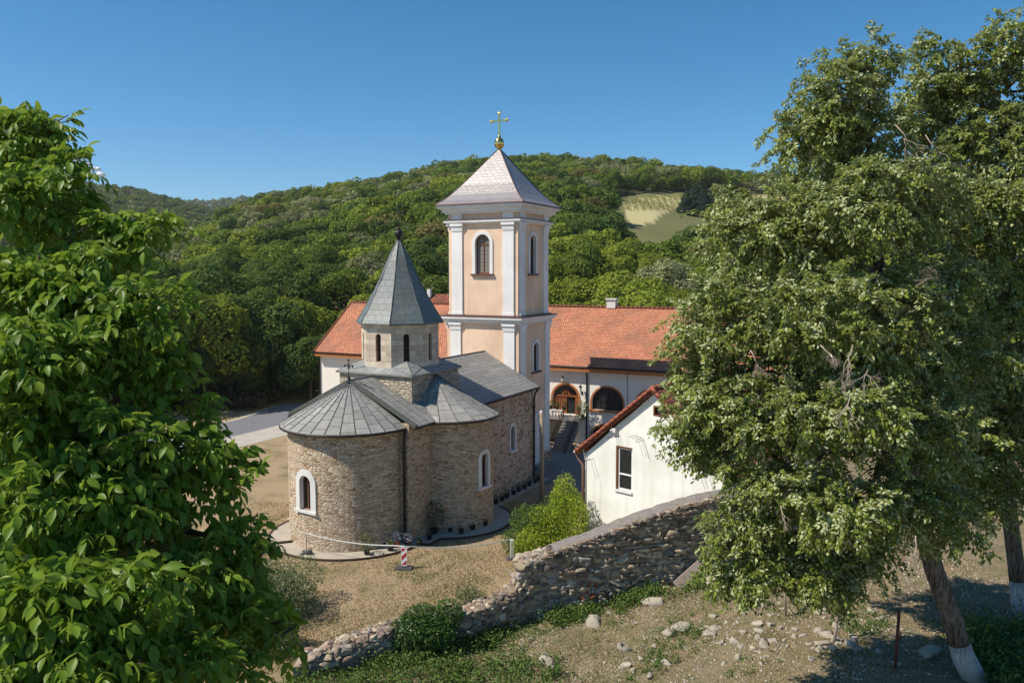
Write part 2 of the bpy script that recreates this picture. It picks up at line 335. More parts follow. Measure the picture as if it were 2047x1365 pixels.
def terrain(X, Y):
    X = np.asarray(X, float); Y = np.asarray(Y, float)
    h = hill(X, Y, SKY_MAIN, 84, D_MAIN, 9.5, .92)
    h = h + lump(X, Y) * 1.3 * sstep(110, 190, Y) * (1 - sstep(350, 420, Y))
    h = np.maximum(h, hill(X, Y, SKY_LEFT, 260, D_LEFT, 9, .9)); h = np.maximum(h, hill(X, Y, SKY_FAR, 900, D_FAR, 7))
    # bank on the left beyond the road
    h = np.maximum(h, 7. * sstep(80, 125, Y) * (1 - sstep(-32, -14, X)) * (1 - sstep(200, 300, Y)))
    # rough ground outside the old wall climbs to the right
    sd = Y - wall_y(X); zo = 1.6 * sstep(-.5, 12.5, X) + .06 * np.sin(X * 1.7 + Y) * np.sin(Y * 1.3)
    f = np.maximum(1 - sstep(.05, .45, sd), sstep(12., 16., X) * (1 - sstep(50, 70, Y)))
    return h + zo * f * (1 - sstep(55, 75, Y))
def axis_(dense, lim, step, far):
    a = list(np.arange(dense[0], dense[1] + 1e-6, step)); s = step
    x = a[-1]
    while x < far: s = max(step, s * 1.035); x += s; a.append(x)
    x = a[0]; s = step; b = []
    while x > lim: s *= 1.035; x -= s; b.append(x)
    return np.array(b[::-1] + a)
gx = axis_((-14, 20), -4000, .3, 4000); gy = axis_((22, 46), -60, .3, 5200)
GX, GY = np.meshgrid(gx, gy); GZ = terrain(GX, GY)
nx, ny = len(gx), len(gy); ii = (np.arange(ny - 1)[:, None] * nx + np.arange(nx - 1)[None]).ravel()
GF = np.stack([ii, ii + 1, ii + nx + 1, ii + nx], 1)
def m_ground():
    m, nt, b = newmat('dry_grass_ground', .95, .1); o = objc(nt)
    n1 = noise(nt, o, .16, 5); n2 = noise(nt, o, 1.3, 6, .65); n3 = noise(nt, o, 9., 5, .7); n4 = noise(nt, o, .5, 4)
    dry = mix(nt, n3.outputs[0], (.215, .15, .09), (.60, .455, .29))
    dry = mix(nt, ramp(nt, n2.outputs[0], [(.35, 0.), (.7, 1.)]), dry, (.42, .31, .17))
    grn = mix(nt, n3.outputs[0], (.06, .075, .02), (.17, .17, .05))
    f = math_(nt, 'MULTIPLY', ramp(nt, n4.outputs[0], [(.46, 0.), (.66, 1.)]), ramp(nt, n2.outputs[0], [(.35, .25), (.62, 1.)]))
    c = mix(nt, math_(nt, 'MULTIPLY', f, .75), dry, grn)
    # bare stony soil outside the old wall, forest floor on the hills (masks stored on the mesh)
    a1 = node(nt, 'ShaderNodeAttribute', attribute_name='outside').outputs['Fac']; a2 = node(nt, 'ShaderNodeAttribute', attribute_name='wood').outputs['Fac']
    soil = mix(nt, n3.outputs[0], (.16, .11, .06), (.42, .33, .21)); soil = mix(nt, ramp(nt, n2.outputs[0], [(.4, 0.), (.66, 1.)]), soil, (.17, .16, .075))
    peb = node(nt, 'ShaderNodeTexVoronoi', {'Vector': o, 'Scale': 9.}, feature='F1')
    soil = mix(nt, ramp(nt, peb.outputs[0], [(.12, .8), (.28, 0.)]), soil, (.50, .44, .35))
    c = mix(nt, a1, c, soil); c = mix(nt, a2, c, mix(nt, n2.outputs[0], (.11, .125, .045), (.21, .19, .085)))
    a3 = node(nt, 'ShaderNodeAttribute', attribute_name='meadow').outputs['Fac']
    c = mix(nt, a3, c, mix(nt, n2.outputs[0], (.40, .34, .16), (.55, .49, .25)))
    n5 = noise(nt, o, 34., 4, .7); c = mix(nt, .75, c, ramp(nt, n5.outputs[0], [(.3, .12), (.7, .88)]), 'OVERLAY')
    nt.links.new(c, b.inputs['Base Color']); bump(nt, b, math_(nt, 'ADD', n3.outputs[0], n5.outputs[0]), .9, .06); return m
M['ground'] = m_ground()
FIELD = [(1250, 408), (1290, 397), (1350, 390), (1430, 388), (1560, 392), (1560, 420), (1440, 418), (1345, 418), (1330, 425), (1300, 445), (1272, 452), (1255, 440)]
MEADOW2 = [(1098, 545), (1112, 545), (1122, 580), (1130, 608), (1098, 612)]
def inpoly(px, py, poly):
    r = np.zeros(np.shape(px), bool); n = len(poly)
    for i in range(n):
        (x0, y0), (x1, y1) = poly[i], poly[(i + 1) % n]
        c = ((y0 > py) != (y1 > py)) & (px < (x1 - x0) * (py - y0) / (y1 - y0 + 1e-9) + x0); r ^= c
    return r
def is_meadow(X, Y, Z):
    px, py = proj(np.stack([X, Y, Z], -1)); f = (Y > 70)
    return f & (inpoly(px, py, FIELD) | inpoly(px, py, MEADOW2))
me = np_mesh('ground', np.stack([GX, GY, GZ], -1).reshape(-1, 3), GF, M['ground'], smooth=True)
def vattr(me, name, val): me.attributes.new(name, 'FLOAT', 'POINT').data.foreach_set('value', np.asarray(val, np.float32).ravel())
sdg = GY - wall_y(GX)
vattr(me, 'outside', np.maximum((1 - sstep(-.2, .5, sdg)), sstep(12, 16, GX)) * (GY < 70))
WOODM = sstep(78, 86, GY + .25 * np.abs(GX + 22) * (GX > -22)) * 1.0
MED = is_meadow(GX, GY, GZ); vattr(me, 'wood', WOODM * ~MED); vattr(me, 'meadow', MED * 1.0)
tag(link('ground', me), kind='structure')

# ------------------------------------------------------------------ church frame
TH = R(26.9); UX = np.array([math.sin(TH), math.cos(TH)]); VX = np.array([math.cos(TH), -math.sin(TH)]); O2 = np.array([-8.0566, 37.2341])
def wpt(u, v, z=0.): q = O2 + u * UX + v * VX; return (q[0], q[1], z)
RZ = math.pi / 2 - TH; AX = -1.7
KF = 1.03
def kpt(u, v, z=0.): x, y, zz = wpt(u, v, z); return (x * KF, y * KF, H + (zz - H) * KF)
def strip(name, path, width, mat, z, kind='structure', lift=0.0, label=None):
    """a ribbon of paving along a world path"""
    path = [np.array(p, float) for p in path]; Lf, Rt = [], []
    for i, p in enumerate(path):
        d = path[min(i + 1, len(path) - 1)] - path[max(i - 1, 0)]; d /= np.linalg.norm(d); n = np.array([-d[1], d[0]]); w = width[i] if isinstance(width, list) else width
        Lf.append(p + n * w / 2); Rt.append(p - n * w / 2)
    b = mb(mat)
    for i in range(len(path) - 1): b.face([(*Rt[i], z), (*Rt[i + 1], z), (*Lf[i + 1], z), (*Lf[i], z)])
    o = b.build(name); return tag(o, kind=kind)
def curve(pts, n=12):
    pts = np.array(pts, float); t = np.linspace(0, len(pts) - 1, n * (len(pts) - 1) + 1); P = np.vstack([2 * pts[0] - pts[1], pts, 2 * pts[-1] - pts[-2]]); out = []
    for q in t:
        i = min(int(q), len(pts) - 2); s = q - i; a, b, c, d = P[i], P[i + 1], P[i + 2], P[i + 3]
        out.append(.5 * (2 * b + (c - a) * s + (2 * a - 5 * b + 4 * c - d) * s * s + (3 * b - a - 3 * c + d) * s ** 3))
    return out
strip('gravel_verge', curve([(-52, 42), (-38, 51), (-28.5, 58.5), (-23.2, 67), (-20.6, 75), (-18.5, 88)]), 9.0, m_plain('pale_gravel', (.42, .38, .32), .95, .3, 1.2, bmp=.6), .012)
strip('road', curve([(-52, 44), (-40, 52.5), (-30, 60), (-24.6, 68), (-22, 76), (-21, 92)]), 5.2, M['asphalt'], .02)
# courtyard paving between church, tower and residence
b = mb(M['concrete_dark']); b.face([wpt(16.2, 4.2, .012), wpt(16.2, -2, .012), wpt(27.2, -14, .012), wpt(27.2, 24, .012), wpt(19, 24, .012), wpt(15, 8, .012)][::1]); 
tag(b.build('courtyard_paving'), kind='structure')
# concrete apron round the church, following its outline
def church_outline(off, n=28):
    P = []
    for i in range(n + 1):                                   # apse
        a = math.pi / 2 + math.pi * i / n; P.append((2.8 + (3.15 + off) * math.cos(a), (3.15 + off) * math.sin(a)))
    P.append((3.0, -3.65 - off))
    ra = 2.4 + off; d = math.acos(max(-1, min(1, (3.65 + off - 3.3) / ra)))
    for i in range(n + 1):
        a = -math.pi / 2 - d + 2 * d * i / n; P.append((7.1 + ra * math.cos(a), -3.3 + ra * math.sin(a)))
    P.append((17.4, -3.65 - off)); P.append((17.4, 3.65 + off)); P.append((3.0, 3.65 + off)); return P
def loc2w(x, y): q = O2 + x * UX + (AX - y) * VX; return (q[0], q[1])
ap = [loc2w(*p) for p in church_outline(1.0)]
b = mb(M['concrete']); b.prism(ap, -.3, .06); tag(b.build('concrete_apron'), kind='structure')
ed0 = church_outline(1.0); ed1 = church_outline(1.09); b = mb(M['darkwood'])
for i in range(len(ed0) - 4):
    a0, a1, c0, c1 = loc2w(*ed0[i]), loc2w(*ed0[i + 1]), loc2w(*ed1[i]), loc2w(*ed1[i + 1])
    b.hexa([(*a0, -.1), (*c0, -.1), (*c1, -.1), (*a1, -.1), (*a0, .10), (*c0, .10), (*c1, .10), (*a1, .10)])
tag(b.build('garden_edging'), 'dark timber edging round the concrete apron of the stone church', 'edging')

# ------------------------------------------------------------------ walls with arched openings
def arch_z(h, s):      # h = (centre, sill, width, height, rise)
    c, z0, w, ht, r = h; t = max(0., 1 - ((s - c) / (w / 2)) ** 2); return z0 + ht - r + r * math.sqrt(t)
def panel(b, F, s0, s1, z0, z1, holes=(), ds=1., dep=.3, revmat=None):
    cuts = {round(s0, 5), round(s1, 5)}
    n = max(1, int(math.ceil((s1 - s0) / ds)))
    for i in range(n + 1): cuts.add(round(s0 + (s1 - s0) * i / n, 5))
    for h in holes:
        for i in range(13): cuts.add(round(h[0] - math.cos(math.pi * i / 12) * h[2] / 2, 5))
    cuts = sorted(cuts)
    def q(a, bb, za0, zb0, za1, zb1):
        if min(za1 - za0, zb1 - zb0) < -1e-6 or max(za1 - za0, zb1 - zb0) < 1e-6: return
        b.face([F(a, za0, 0), F(bb, zb0, 0), F(bb, zb1, 0), F(a, za1, 0)], [(a, za0), (bb, zb0), (bb, zb1), (a, za1)])
    for a, bb in zip(cuts, cuts[1:]):
        if bb - a < 1e-4: continue
        m = (a + bb) / 2; hs = sorted([h for h in holes if abs(m - h[0]) < h[2] / 2], key=lambda h: h[1]); za = zb = z0
        for h in hs:
            q(a, bb, za, zb, h[1], h[1]); za, zb = arch_z(h, a), arch_z(h, bb)
        q(a, bb, za, zb, z1, z1)
    cm = b.cur
    if revmat: b.mat(revmat)
    for h in holes:
        P = outline(h[2], h[3], h[4]); P = [(h[0] + s, h[1] + z) for s, z in P]; n = len(P)
        for i in range(n):
            (sa, za), (sb, zb) = P[i], P[(i + 1) % n]
            b.face([F(sa, za, 0), F(sb, zb, 0), F(sb, zb, -dep), F(sa, za, -dep)])
    b.cur = cm
def outline(w, h, r, k=16):
    P = [(w / 2, 0)]
    for i in range(k + 1):
        t = math.pi * i / k; P.append((w / 2 * math.cos(t), h - r + r * math.sin(t)))
    P.append((-w / 2, 0)); return P
def ring(b, F, c, z0, wi, hi, ri, wo, ho, ro, n0, n1, zo=0., k=16):
    """arch-shaped band between an inner and an outer outline, from depth n0 to n1"""
    I = [(c + s, z0 + z) for s, z in outline(wi, hi, ri, k)]; Q = [(c + s, z0 + zo + z) for s, z in outline(wo, ho - zo, ro, k)]
    for i in range(len(I) - 1):
        b.face([F(*Q[i], n1), F(*Q[i + 1], n1), F(*I[i + 1], n1), F(*I[i], n1)])
        b.face([F(*Q[i], n0), F(*Q[i + 1], n0), F(*Q[i + 1], n1), F(*Q[i], n1)])
        b.face([F(*I[i], n1), F(*I[i + 1], n1), F(*I[i + 1], n0), F(*I[i], n0)])
    for A, B in ((I[0], Q[0]), (Q[-1], I[-1])): b.face([F(*A, n0), F(*B, n0), F(*B, n1), F(*A, n1)])
def fill(b, F, c, z0, w, h, r, n, k=16):
    P = [F(c + s, z0 + z, n) for s, z in outline(w, h, r, k)]; b.face(P)
def bar(b, F, s0, s1, z0, z1, n0, n1):
    b.hexa([F(s0, z0, n0), F(s0, z0, n1), F(s1, z0, n1), F(s1, z0, n0), F(s0, z1, n0), F(s0, z1, n1), F(s1, z1, n1), F(s1, z1, n0)])
def planeF(o, d, n):
    o = Vector(o); d = Vector(d); n = Vector(n); return lambda s, z, k: tuple(o + d * s + n * k + Vector((0, 0, z)))
def cylF(c, Rr, a0, sgn=1):
    return lambda s, z, k: (c[0] + (Rr + k) * math.cos(a0 + sgn * s / Rr), c[1] + (Rr + k) * math.sin(a0 + sgn * s / Rr), z)
def window(parent, F, c, z0, w, h, surround=None, sw=.2, dep=.25, pane=None, frame=None, mull=1, trans=(), sill=True, sillw=None, sillmat=None, rise=None, name='window', proud=.06):
    """a window part: frame bars; sub-parts: pane, surround, sill"""
    r = w / 2 if rise is None else rise; frame = frame or M['wood']; pane = pane or M['glass']
    b = mb(frame); fw = min(.07, w * .1)
    ring(b, F, c, z0, w - 2 * fw, h - fw, max(r - fw, .01), w + .01, h + .01, r, -dep, -dep + .07, 0)
    bar(b, F, c - w / 2, c + w / 2, z0, z0 + fw, -dep, -dep + .07)
    for i in range(mull): s = c - w / 2 + w * (i + 1) / (mull + 1); bar(b, F, s - fw / 2.4, s + fw / 2.4, z0, arch_z((c, z0, w, h, r), s) - .01, -dep + .002, -dep + .06)
    for t in trans: bar(b, F, c - w / 2, c + w / 2, z0 + t - fw / 2.4, z0 + t + fw / 2.4, -dep + .004, -dep + .063)
    o = b.build(name, parent)
    b = mb(pane); fill(b, F, c, z0, w, h, r, -dep + .02); b.build('pane', o)
    if surround:
        b = mb(surround); ring(b, F, c, z0, w, h, r, w + 2 * sw, h + sw, r + sw, -.02, proud, 0); b.build('surround', o)
    if sill:
        b = mb(sillmat or surround or M['stonetrim']); ww = sillw or (w + 2 * sw + .1); bar(b, F, c - ww / 2, c + ww / 2, z0 - .13, z0, -.02, .16); b.build('sill', o)
    return o

# ------------------------------------------------------------------ the stone church
M['lead_gore'] = m_brick('lead_sheet_gores', .62, .68, (.25, .235, .208), (.365, .345, .31), (.07, .07, .065), .018, .6, .5, offset=0., dirt=(.18, .185, .17), dirtf=.5, spec=.25, fsc=3, streaks=.4)
M['lead_strip'] = m_brick('lead_sheet_strips', .95, .60, (.25, .235, .208), (.355, .335, .30), (.065, .065, .06), .016, .6, .35, dirt=(.17, .18, .165), dirtf=.55, spec=.25, fsc=3)
church = thing('stone_church', 'old rubble stone church with round apse, grey lead roofs and eight sided spire', 'church', wpt(0, AX), RZ)
EZ = 5.92
F = cylF((2.8, 0), 3.15, math.pi / 2); sA = R(84) * 3.15
b = mb(M['apse']); panel(b, F, 0, math.pi * 3.15, -.2, EZ + .1, [(sA, 1.98, .74, 1.72, .37)], .28, .3, M['stonetrim']); b.build('apse_wall', church)
window(church, F, sA, 1.98, .74, 1.72, M['stonetrim'], .30, .24, trans=(1.28,), sillw=1.42)
def east_bay(sy):
    b = mb(M['apse']); d = (1, 0, 0) if sy < 0 else (-1, 0, 0)
    panel(b, planeF((2.72 if sy < 0 else 9.5, sy * 3.65, 0), d, (0, sy, 0)), 0, 6.78, -.2, EZ + .15, (), 1.2)
    b.face([(2.72, sy * 3.0, -.2), (2.72, sy * 3.65, -.2), (2.72, sy * 3.65, EZ + .15), (2.72, sy * 3.0, EZ + .15)][::(-1 if sy < 0 else 1)])
    b.build('bay_wall', church)
east_bay(-1); east_bay(1)
for sy in (-1, 1):
    F = cylF((7.1, sy * 3.3), 2.4, math.pi if sy < 0 else 0.); hs = [(R(82) * 2.4, 2.2, .56, 1.78, .28)]
    b = mb(M['apse']); panel(b, F, -.35, math.pi * 2.4 + .35, -.2, EZ + .1, hs, .28, .26, M['stonetrim']); b.build('conch_wall', church)
    window(church, F, hs[0][0], 2.2, .56, 1.78, M['stonetrim'], .22, .2, mull=0, trans=(1.4,), sillw=1.1)
    F = planeF((9.3, -3.65, 0), (1, 0, 0), (0, -1, 0)) if sy < 0 else planeF((17.0, 3.65, 0), (-1, 0, 0), (0, 1, 0)); hs = [(4.72 if sy < 0 else 3., 2.52, .56, 1.5, .28)]
    b = mb(M['nave']); panel(b, F, 0, 7.7, -.2, 6.1, hs, 1.2, .26, M['stonetrim'])
    if sy < 0: b.face([(17.0, -3.65, -.2), (17.0, 3.65, -.2), (17.0, 3.65, 6.1), (17.0, 0, 8.1), (17.0, -3.65, 6.1)])
    b.build('nave_wall', church); window(church, F, hs[0][0], 2.52, .56, 1.5, M['stonetrim'], .2, .2, mull=0, trans=(1.1,), sillw=1.0)
def gable(parent, name, x0, x1, yr, zr, ye, ze, mat, th=.09, seams=0., smat=None, swap=False, end=None):
    b = mb(mat)
    for s in (-1, 1):
        P = [(x0, s * yr, zr), (x1, s * yr, zr), (x1, s * ye, ze), (x0, s * ye, ze)]
        L = math.hypot(zr - ze, ye - yr); uv = [(0, x0), (0, x1), (L, x1), (L, x0)] if swap else [(x0, L), (x1, L), (x1, 0), (x0, 0)]
        if s < 0: P = P[::-1]; uv = uv[::-1]
        P = [Vector(p) for p in P]; b.face(P, [u for u in uv]); D = [p - Vector((0, 0, th)) for p in P]; b.face(D[::-1])
        for i in range(4): j = (i + 1) % 4; b.face([P[j], P[i], D[i], D[j]])
    o = b.build(name, parent)
    if seams:
        sb = mb(smat or M['seam']); n = int((x1 - x0) / seams)
        for s in (-1, 1):
            for i in range(1, n + 1):
                x = x0 + (x1 - x0) * i / (n + 1); dz = .035
                sb.hexa([(x - .015, 0, zr), (x + .015, 0, zr), (x + .015, s * ye, ze), (x - .015, s * ye, ze), (x - .015, 0, zr + dz), (x + .015, 0, zr + dz), (x + .015, s * ye, ze + dz), (x - .015, s * ye, ze + dz)])
        sb.tube([(x0, 0, zr + .01), (x1, 0, zr + .01)], .05, 6); sb.build('seam', o)
    return o
gable(church, 'nave_roof', 9.3, 17.12, 0, 8.25, 4.05, 6.12, M['lead_nave'], seams=8.)
b = mb(M['lead_strip'])                    # pale worn verge strip against the tower
gable(church, 'bay_roof', 2.74, 9.3, 0, 7.98, 4.02, 5.92, M['lead_strip'], seams=.6, swap=True)
# raised coping over the joint between apse and bay
b = mb(M['dark_seam'])
for s in (-1, 1): b.hexa([(2.66, 0, 7.9), (2.92, 0, 7.9), (2.92, s * 4.06, 5.86), (2.66, s * 4.06, 5.86), (2.66, 0, 8.06), (2.92, 0, 8.06), (2.92, s * 4.06, 6.01), (2.66, s * 4.06, 6.01)])
b.build('roof_coping', church)
def cone_roof(name, apex, c, Re, ze, a0, a1, k, prof, mat, th=.07):
    b = mb(mat); n = len(prof); sb = mb(M['seam'])
    def pt(j, i):
        a = a0 + (a1 - a0) * j / k; s, t = prof[i]
        e = Vector((c[0] + Re * math.cos(a), c[1] + Re * math.sin(a), ze)); A = Vector(apex); p = A.lerp(e, s); p.z = A.z + (ze - A.z) * t; return p
    for j in range(k):
        L = (j % 3) * .23
        for i in range(n - 1):
            P = [pt(j, i), pt(j, i + 1), pt(j + 1, i + 1), pt(j + 1, i)]; l = (P[1] - P[0]).length
            uv = [(j * .62 + .02, L), (j * .62 + .02, L + l), (j * .62 + .60, L + l), (j * .62 + .60, L)]; L += l
            if i == 0: P = P[:3]; uv = uv[:3]
            b.face(P, uv)
        e0, e1 = pt(j, n - 1), pt(j + 1, n - 1); d = Vector((0, 0, th)); b.face([e0, e0 - d, e1 - d, e1])
        ctr = Vector((c[0], c[1], ze)); b.face([e1 - d, e0 - d, Vector((c[0] + (Re - .45) * math.cos(a0 + (a1 - a0) * j / k), c[1] + (Re - .45) * math.sin(a0 + (a1 - a0) * j / k), ze - th)), Vector((c[0] + (Re - .45) * math.cos(a0 + (a1 - a0) * (j + 1) / k), c[1] + (Re - .45) * math.sin(a0 + (a1 - a0) * (j + 1) / k), ze - th))])
    for j in range(k + 1): sb.tube([pt(j, i) + Vector((0, 0, .012)) for i in range(n)], .022, 5)
    o = b.build(name, church); sb.build('seam', o); return o
PB = [(0, 0), (.2, .235), (.45, .50), (.7, .745), (.88, .905), (1, 1)]
cone_roof('apse_roof', (2.72, 0, 7.9), (2.8, 0), 3.52, 5.86, math.pi / 2, math.pi * 1.5, 15, [(0, 0), (.5, .51), (1, 1)], M['lead_gore'])
for sy in (-1, 1):
    cone_roof('conch_roof', (7.1, sy * 2.3, 8.08), (7.1, sy * 3.3), 2.72, 5.88, (math.pi if sy < 0 else 0) - .32, (2 * math.pi if sy < 0 else math.pi) + .32, 11, PB, M['lead_gore'])
# square base under the drum, its low roof, the drum and its spire
BC = (7.1, -.12); hb = 2.36
b = mb(M['base'])
for d, n in (((1, 0, 0), (0, -1, 0)), ((0, 1, 0), (1, 0, 0)), ((-1, 0, 0), (0, 1, 0)), ((0, -1, 0), (-1, 0, 0))):
    o = Vector((BC[0], BC[1], 0)) + Vector(n) * hb - Vector(d) * hb; panel(b, planeF(o, d, n), 0, 2 * hb, 5.2, 8.1, (), 5.)
b.build('drum_base_wall', church)
RC = 2.18; he = hb + .14; b = mb(M['lead']); sb = mb(M['seam'])
oc = [Vector((BC[0] + RC * math.cos(R(22.5 + 45 * i)), BC[1] + RC * math.sin(R(22.5 + 45 * i)), 8.42)) for i in range(8)]
sq = [Vector((BC[0] + x * he, BC[1] + y * he, 8.14)) for x, y in ((1, 1), (-1, 1), (-1, -1), (1, -1))]
for q in range(4):
    a, c = oc[2 * q], oc[2 * q + 1]; m = (a + c) / 2 + Vector((0, 0, .34)); k = sq[q]        # little raised hip at each corner
    b.face([a, k, m][::1]); b.face([m, k, c]); n2 = sq[(q + 1) % 4]; e = oc[(2 * q + 2) % 8]; b.face([c, k, n2, e])
    for p in (a, c, m): sb.tube([p, k], .022, 5)
    d = Vector((0, 0, .08)); b.face([k, k - d, n2 - d, n2][::-1])
b.face([p - Vector((0, 0, .08)) for p in sq]); o = b.build('drum_base_roof', church); sb.build('seam', o)
b = mb(M['ashlar']); wF = []
for i in range(8):
    a = R(45 * i); n = Vector((math.cos(a), math.sin(a), 0)); d = Vector((-math.sin(a), math.cos(a), 0)); w = 2 * RC * math.sin(R(22.5)); ap_ = RC * math.cos(R(22.5))
    Fp = planeF(Vector((BC[0], BC[1], 0)) + n * ap_ - d * w / 2, d, n)
    panel(b, lambda s, z, k, Fp=Fp: Fp(s, z, k), 0, w, 8.1, 10.95, [(w / 2, 8.72, .34, 1.5, .17)], 5., .28); wF.append((Fp, w))
drum = b.build('drum_wall', church)
for i, (Fp, w) in enumerate(wF):
    if i in (2, 3, 4, 5, 6, 7): window(drum, Fp, w / 2, 8.72, .34, 1.5, None, .05, .22, mull=0, trans=(.75,), sill=False)
b = mb(M['lead_spire']); SP = [(2.45, 10.78), (2.02, 11.45), (1.62, 12.15), (1.16, 13.05), (.66, 14.15), (.07, 15.3)]
b.lathe(SP, (BC[0], BC[1], 0), 8, R(22.5), R(382.5), smooth=False)
# replace lathe uvs by metric ones per face
bb = mb(M['lead_spire'])
for f in b.f: bb.face([b.v[i] for i in f])
bb.lathe([(2.45, 10.7), (2.45, 10.78)], (BC[0], BC[1], 0), 8, R(22.5), R(382.5), smooth=False); bb.face([(BC[0] + 2.45 * math.cos(R(22.5 - 45 * i)), BC[1] + 2.45 * math.sin(R(22.5 - 45 * i)), 10.7) for i in range(8)])
sp = bb.build('spire', church); sb = mb(M['seam'])
for i in range(8):
    a = R(22.5 + 45 * i); sb.tube([(BC[0] + r * math.cos(a), BC[1] + r * math.sin(a), z + .01) for r, z in SP], .025, 5)
sb.build('seam', sp)
def sphere_prof(r, z, k=10): return [(r * math.sin(math.pi * i / k), z - r * math.cos(math.pi * i / k)) for i in range(k + 1)]
b = mb(M['pipe']); b.lathe([(.11, 15.2), (.09, 15.36), (.16, 15.38), (.0, 15.4)], (*BC, 0), 12); b.lathe(sphere_prof(.235, 15.62), (*BC, 0), 14); b.lathe([(.06, 15.8), (.10, 15.9), (.03, 15.98), (0, 15.98)], (*BC, 0), 10); b.build('spire_ball', church)
def ornate_cross(name, parent, c, z0, h, w, r, mat):
    b = mb(mat); x, y = c; b.tube([(x, y, z0), (x, y, z0 + h)], r, 6); zc = z0 + h * .68
    b.tube([(x, y - w / 2, zc), (x, y + w / 2, zc)], r, 6)
    for yy, zz in ((-w / 2, zc), (w / 2, zc), (0, z0 + h)):
        for dy, dz in ((-.05, 0), (.05, 0), (0, .05), (0, -.05)): b.lathe(sphere_prof(.032, 0, 6), (x, y + yy + dy, zz + dz), 6)
    for k in range(4):
        a = math.pi / 4 + k * math.pi / 2; b.tube([(x, y, zc), (x, y + .16 * math.cos(a), zc + .16 * math.sin(a))], r * .7, 5)
    b.tube([(x, y + .10 * math.cos(t * math.pi / 8), zc + .10 * math.sin(t * math.pi / 8)) for t in range(17)], r * .7, 5, False)
    return b.build(name, parent)
ornate_cross('spire_cross', church, BC, 15.95, 1.15, .62, .018, M['iron'])
ornate_cross('apse_cross', church, (2.72, 0), 8.1, .92, .5, .022, M['iron'])
b = mb(M['iron']); b.lathe([(.16, 7.86), (.13, 8.0), (.05, 8.06), (.10, 8.13), (.05, 8.2), (.0, 8.2)], (2.72, 0, 0), 12); b.build('cross_foot', church)
# gutters and downpipes
b = mb(M['pipe'])
P = [(2.8 + 3.5 * math.cos(math.pi / 2 + math.pi * i / 30), 3.5 * math.sin(math.pi / 2 + math.pi * i / 30), 5.78) for i in range(31)]; b.tube(P, .06, 8); b.build('gutter', church)
for sy in (-1, 1):
    b = mb(M['pipe']); b.tube([(2.62, sy * 4.03, 5.82), (4.6, sy * 4.03, 5.82)], .055, 8)
    b.tube([(7.1 + 2.7 * math.cos(-math.pi + math.pi * i / 24), sy * (3.3 - 2.7 * math.sin(-math.pi + math.pi * i / 24)), 5.80) for i in range(1, 24)], .055, 8); b.build('gutter', church)
    b = mb(M['pipe']); b.tube([(9.2, sy * 4.08, 6.02), (17.15, sy * 4.08, 6.02)], .06, 8); b.build('gutter', church)
    b = mb(M['pipe']); x = 2.60; b.tube([(x, sy * 3.5, 5.76), (x, sy * 3.45, 5.4), (x, sy * 3.42, 5.2), (x, sy * 3.42, .1)], .07, 8)
    for z in (1.2, 3.0, 4.6): b.box((x, sy * 3.42, z), (.18, .18, .05))
    b.build('downpipe', church)
    b = mb(M['pipe']); b.tube([(16.95, sy * 4.05, 5.98), (16.9, sy * 3.85, 5.7), (16.9, sy * 3.78, 5.4), (16.9, sy * 3.78, .1)], .07, 8)
    for z in (1.5, 3.2, 4.8): b.box((16.9, sy * 3.76, z), (.18, .2, .05))
    b.build('downpipe', church)

# ------------------------------------------------------------------ bell tower
tower = thing('bell_tower', 'tall peach and white bell tower with pyramid roof and golden cross behind the stone church', 'bell tower', wpt(17.2, AX), RZ)
TX0, TX1, TY0, TY1 = .0, 4.95, -2.5, 2.96; TCX, TCY = (TX0 + TX1) / 2, (TY0 + TY1) / 2
def tower_story(name, z0, z1, ins, front, right):
    b = mb(M['peach']); x0, x1, y0, y1 = TX0 + ins, TX1 - ins, TY0 + ins, TY1 - ins
    FS = [planeF((x0, y1, 0), (0, -1, 0), (-1, 0, 0)), planeF((x0, y0, 0), (1, 0, 0), (0, -1, 0)), planeF((x1, y0, 0), (0, 1, 0), (1, 0, 0)), planeF((x1, y1, 0), (-1, 0, 0), (0, 1, 0))]
    for Fp, L, hs in zip(FS, (y1 - y0, x1 - x0, y1 - y0, x1 - x0), (front, right, [], [])): panel(b, Fp, 0, L, z0, z1, hs, 6., .3, M['white'])
    return b.build(name, tower), FS
WU = 2.72
lo, FL = tower_story('lower_shaft', .0, 10.25, 0., [], [(3.1, .12, 1.5, 3.55, .75), (2.62, 6.75, .86, 2.0, .43)])
up, FU = tower_story('upper_shaft', 10.5, 17.9, .10, [(WU - .1, 13.42, 1.12, 2.62, .56)], [(2.2, 13.42, .9, 2.62, .45)])
window(tower, FU[0], WU - .1, 13.42, 1.12, 2.62, M['white'], .22, .22, pane=M['shutter'], trans=(1.95,), sillmat=M['copper'], sillw=1.72, proud=.07)
window(tower, FU[1], 2.2, 13.42, .9, 2.62, M['white'], .2, .22, pane=M['glass'], mull=0, sillmat=M['copper'], sillw=1.5, proud=.07)
window(tower, FL[1], 2.62, 6.75, .86, 2.0, M['white'], .2, .22, pane=M['glass'], mull=1, trans=(1.4,), sillmat=M['copper'], sillw=1.45, proud=.07)
b = mb(M['white']); ring(b, FL[1], 3.1, .12, 1.5, 3.55, .75, 1.95, 3.8, .95, -.02, .07); b.build('door_surround', tower)
b = mb(M['white']); bar(b, FL[1], 2.35, 3.85, .12, 3.7, -.30, -.27); o = b.build('door_recess', tower)
b = mb(M['stone_step']); bar(b, FL[1], 2.2, 4.0, 0., .16, -.02, .5); b.build('doorstep', tower)
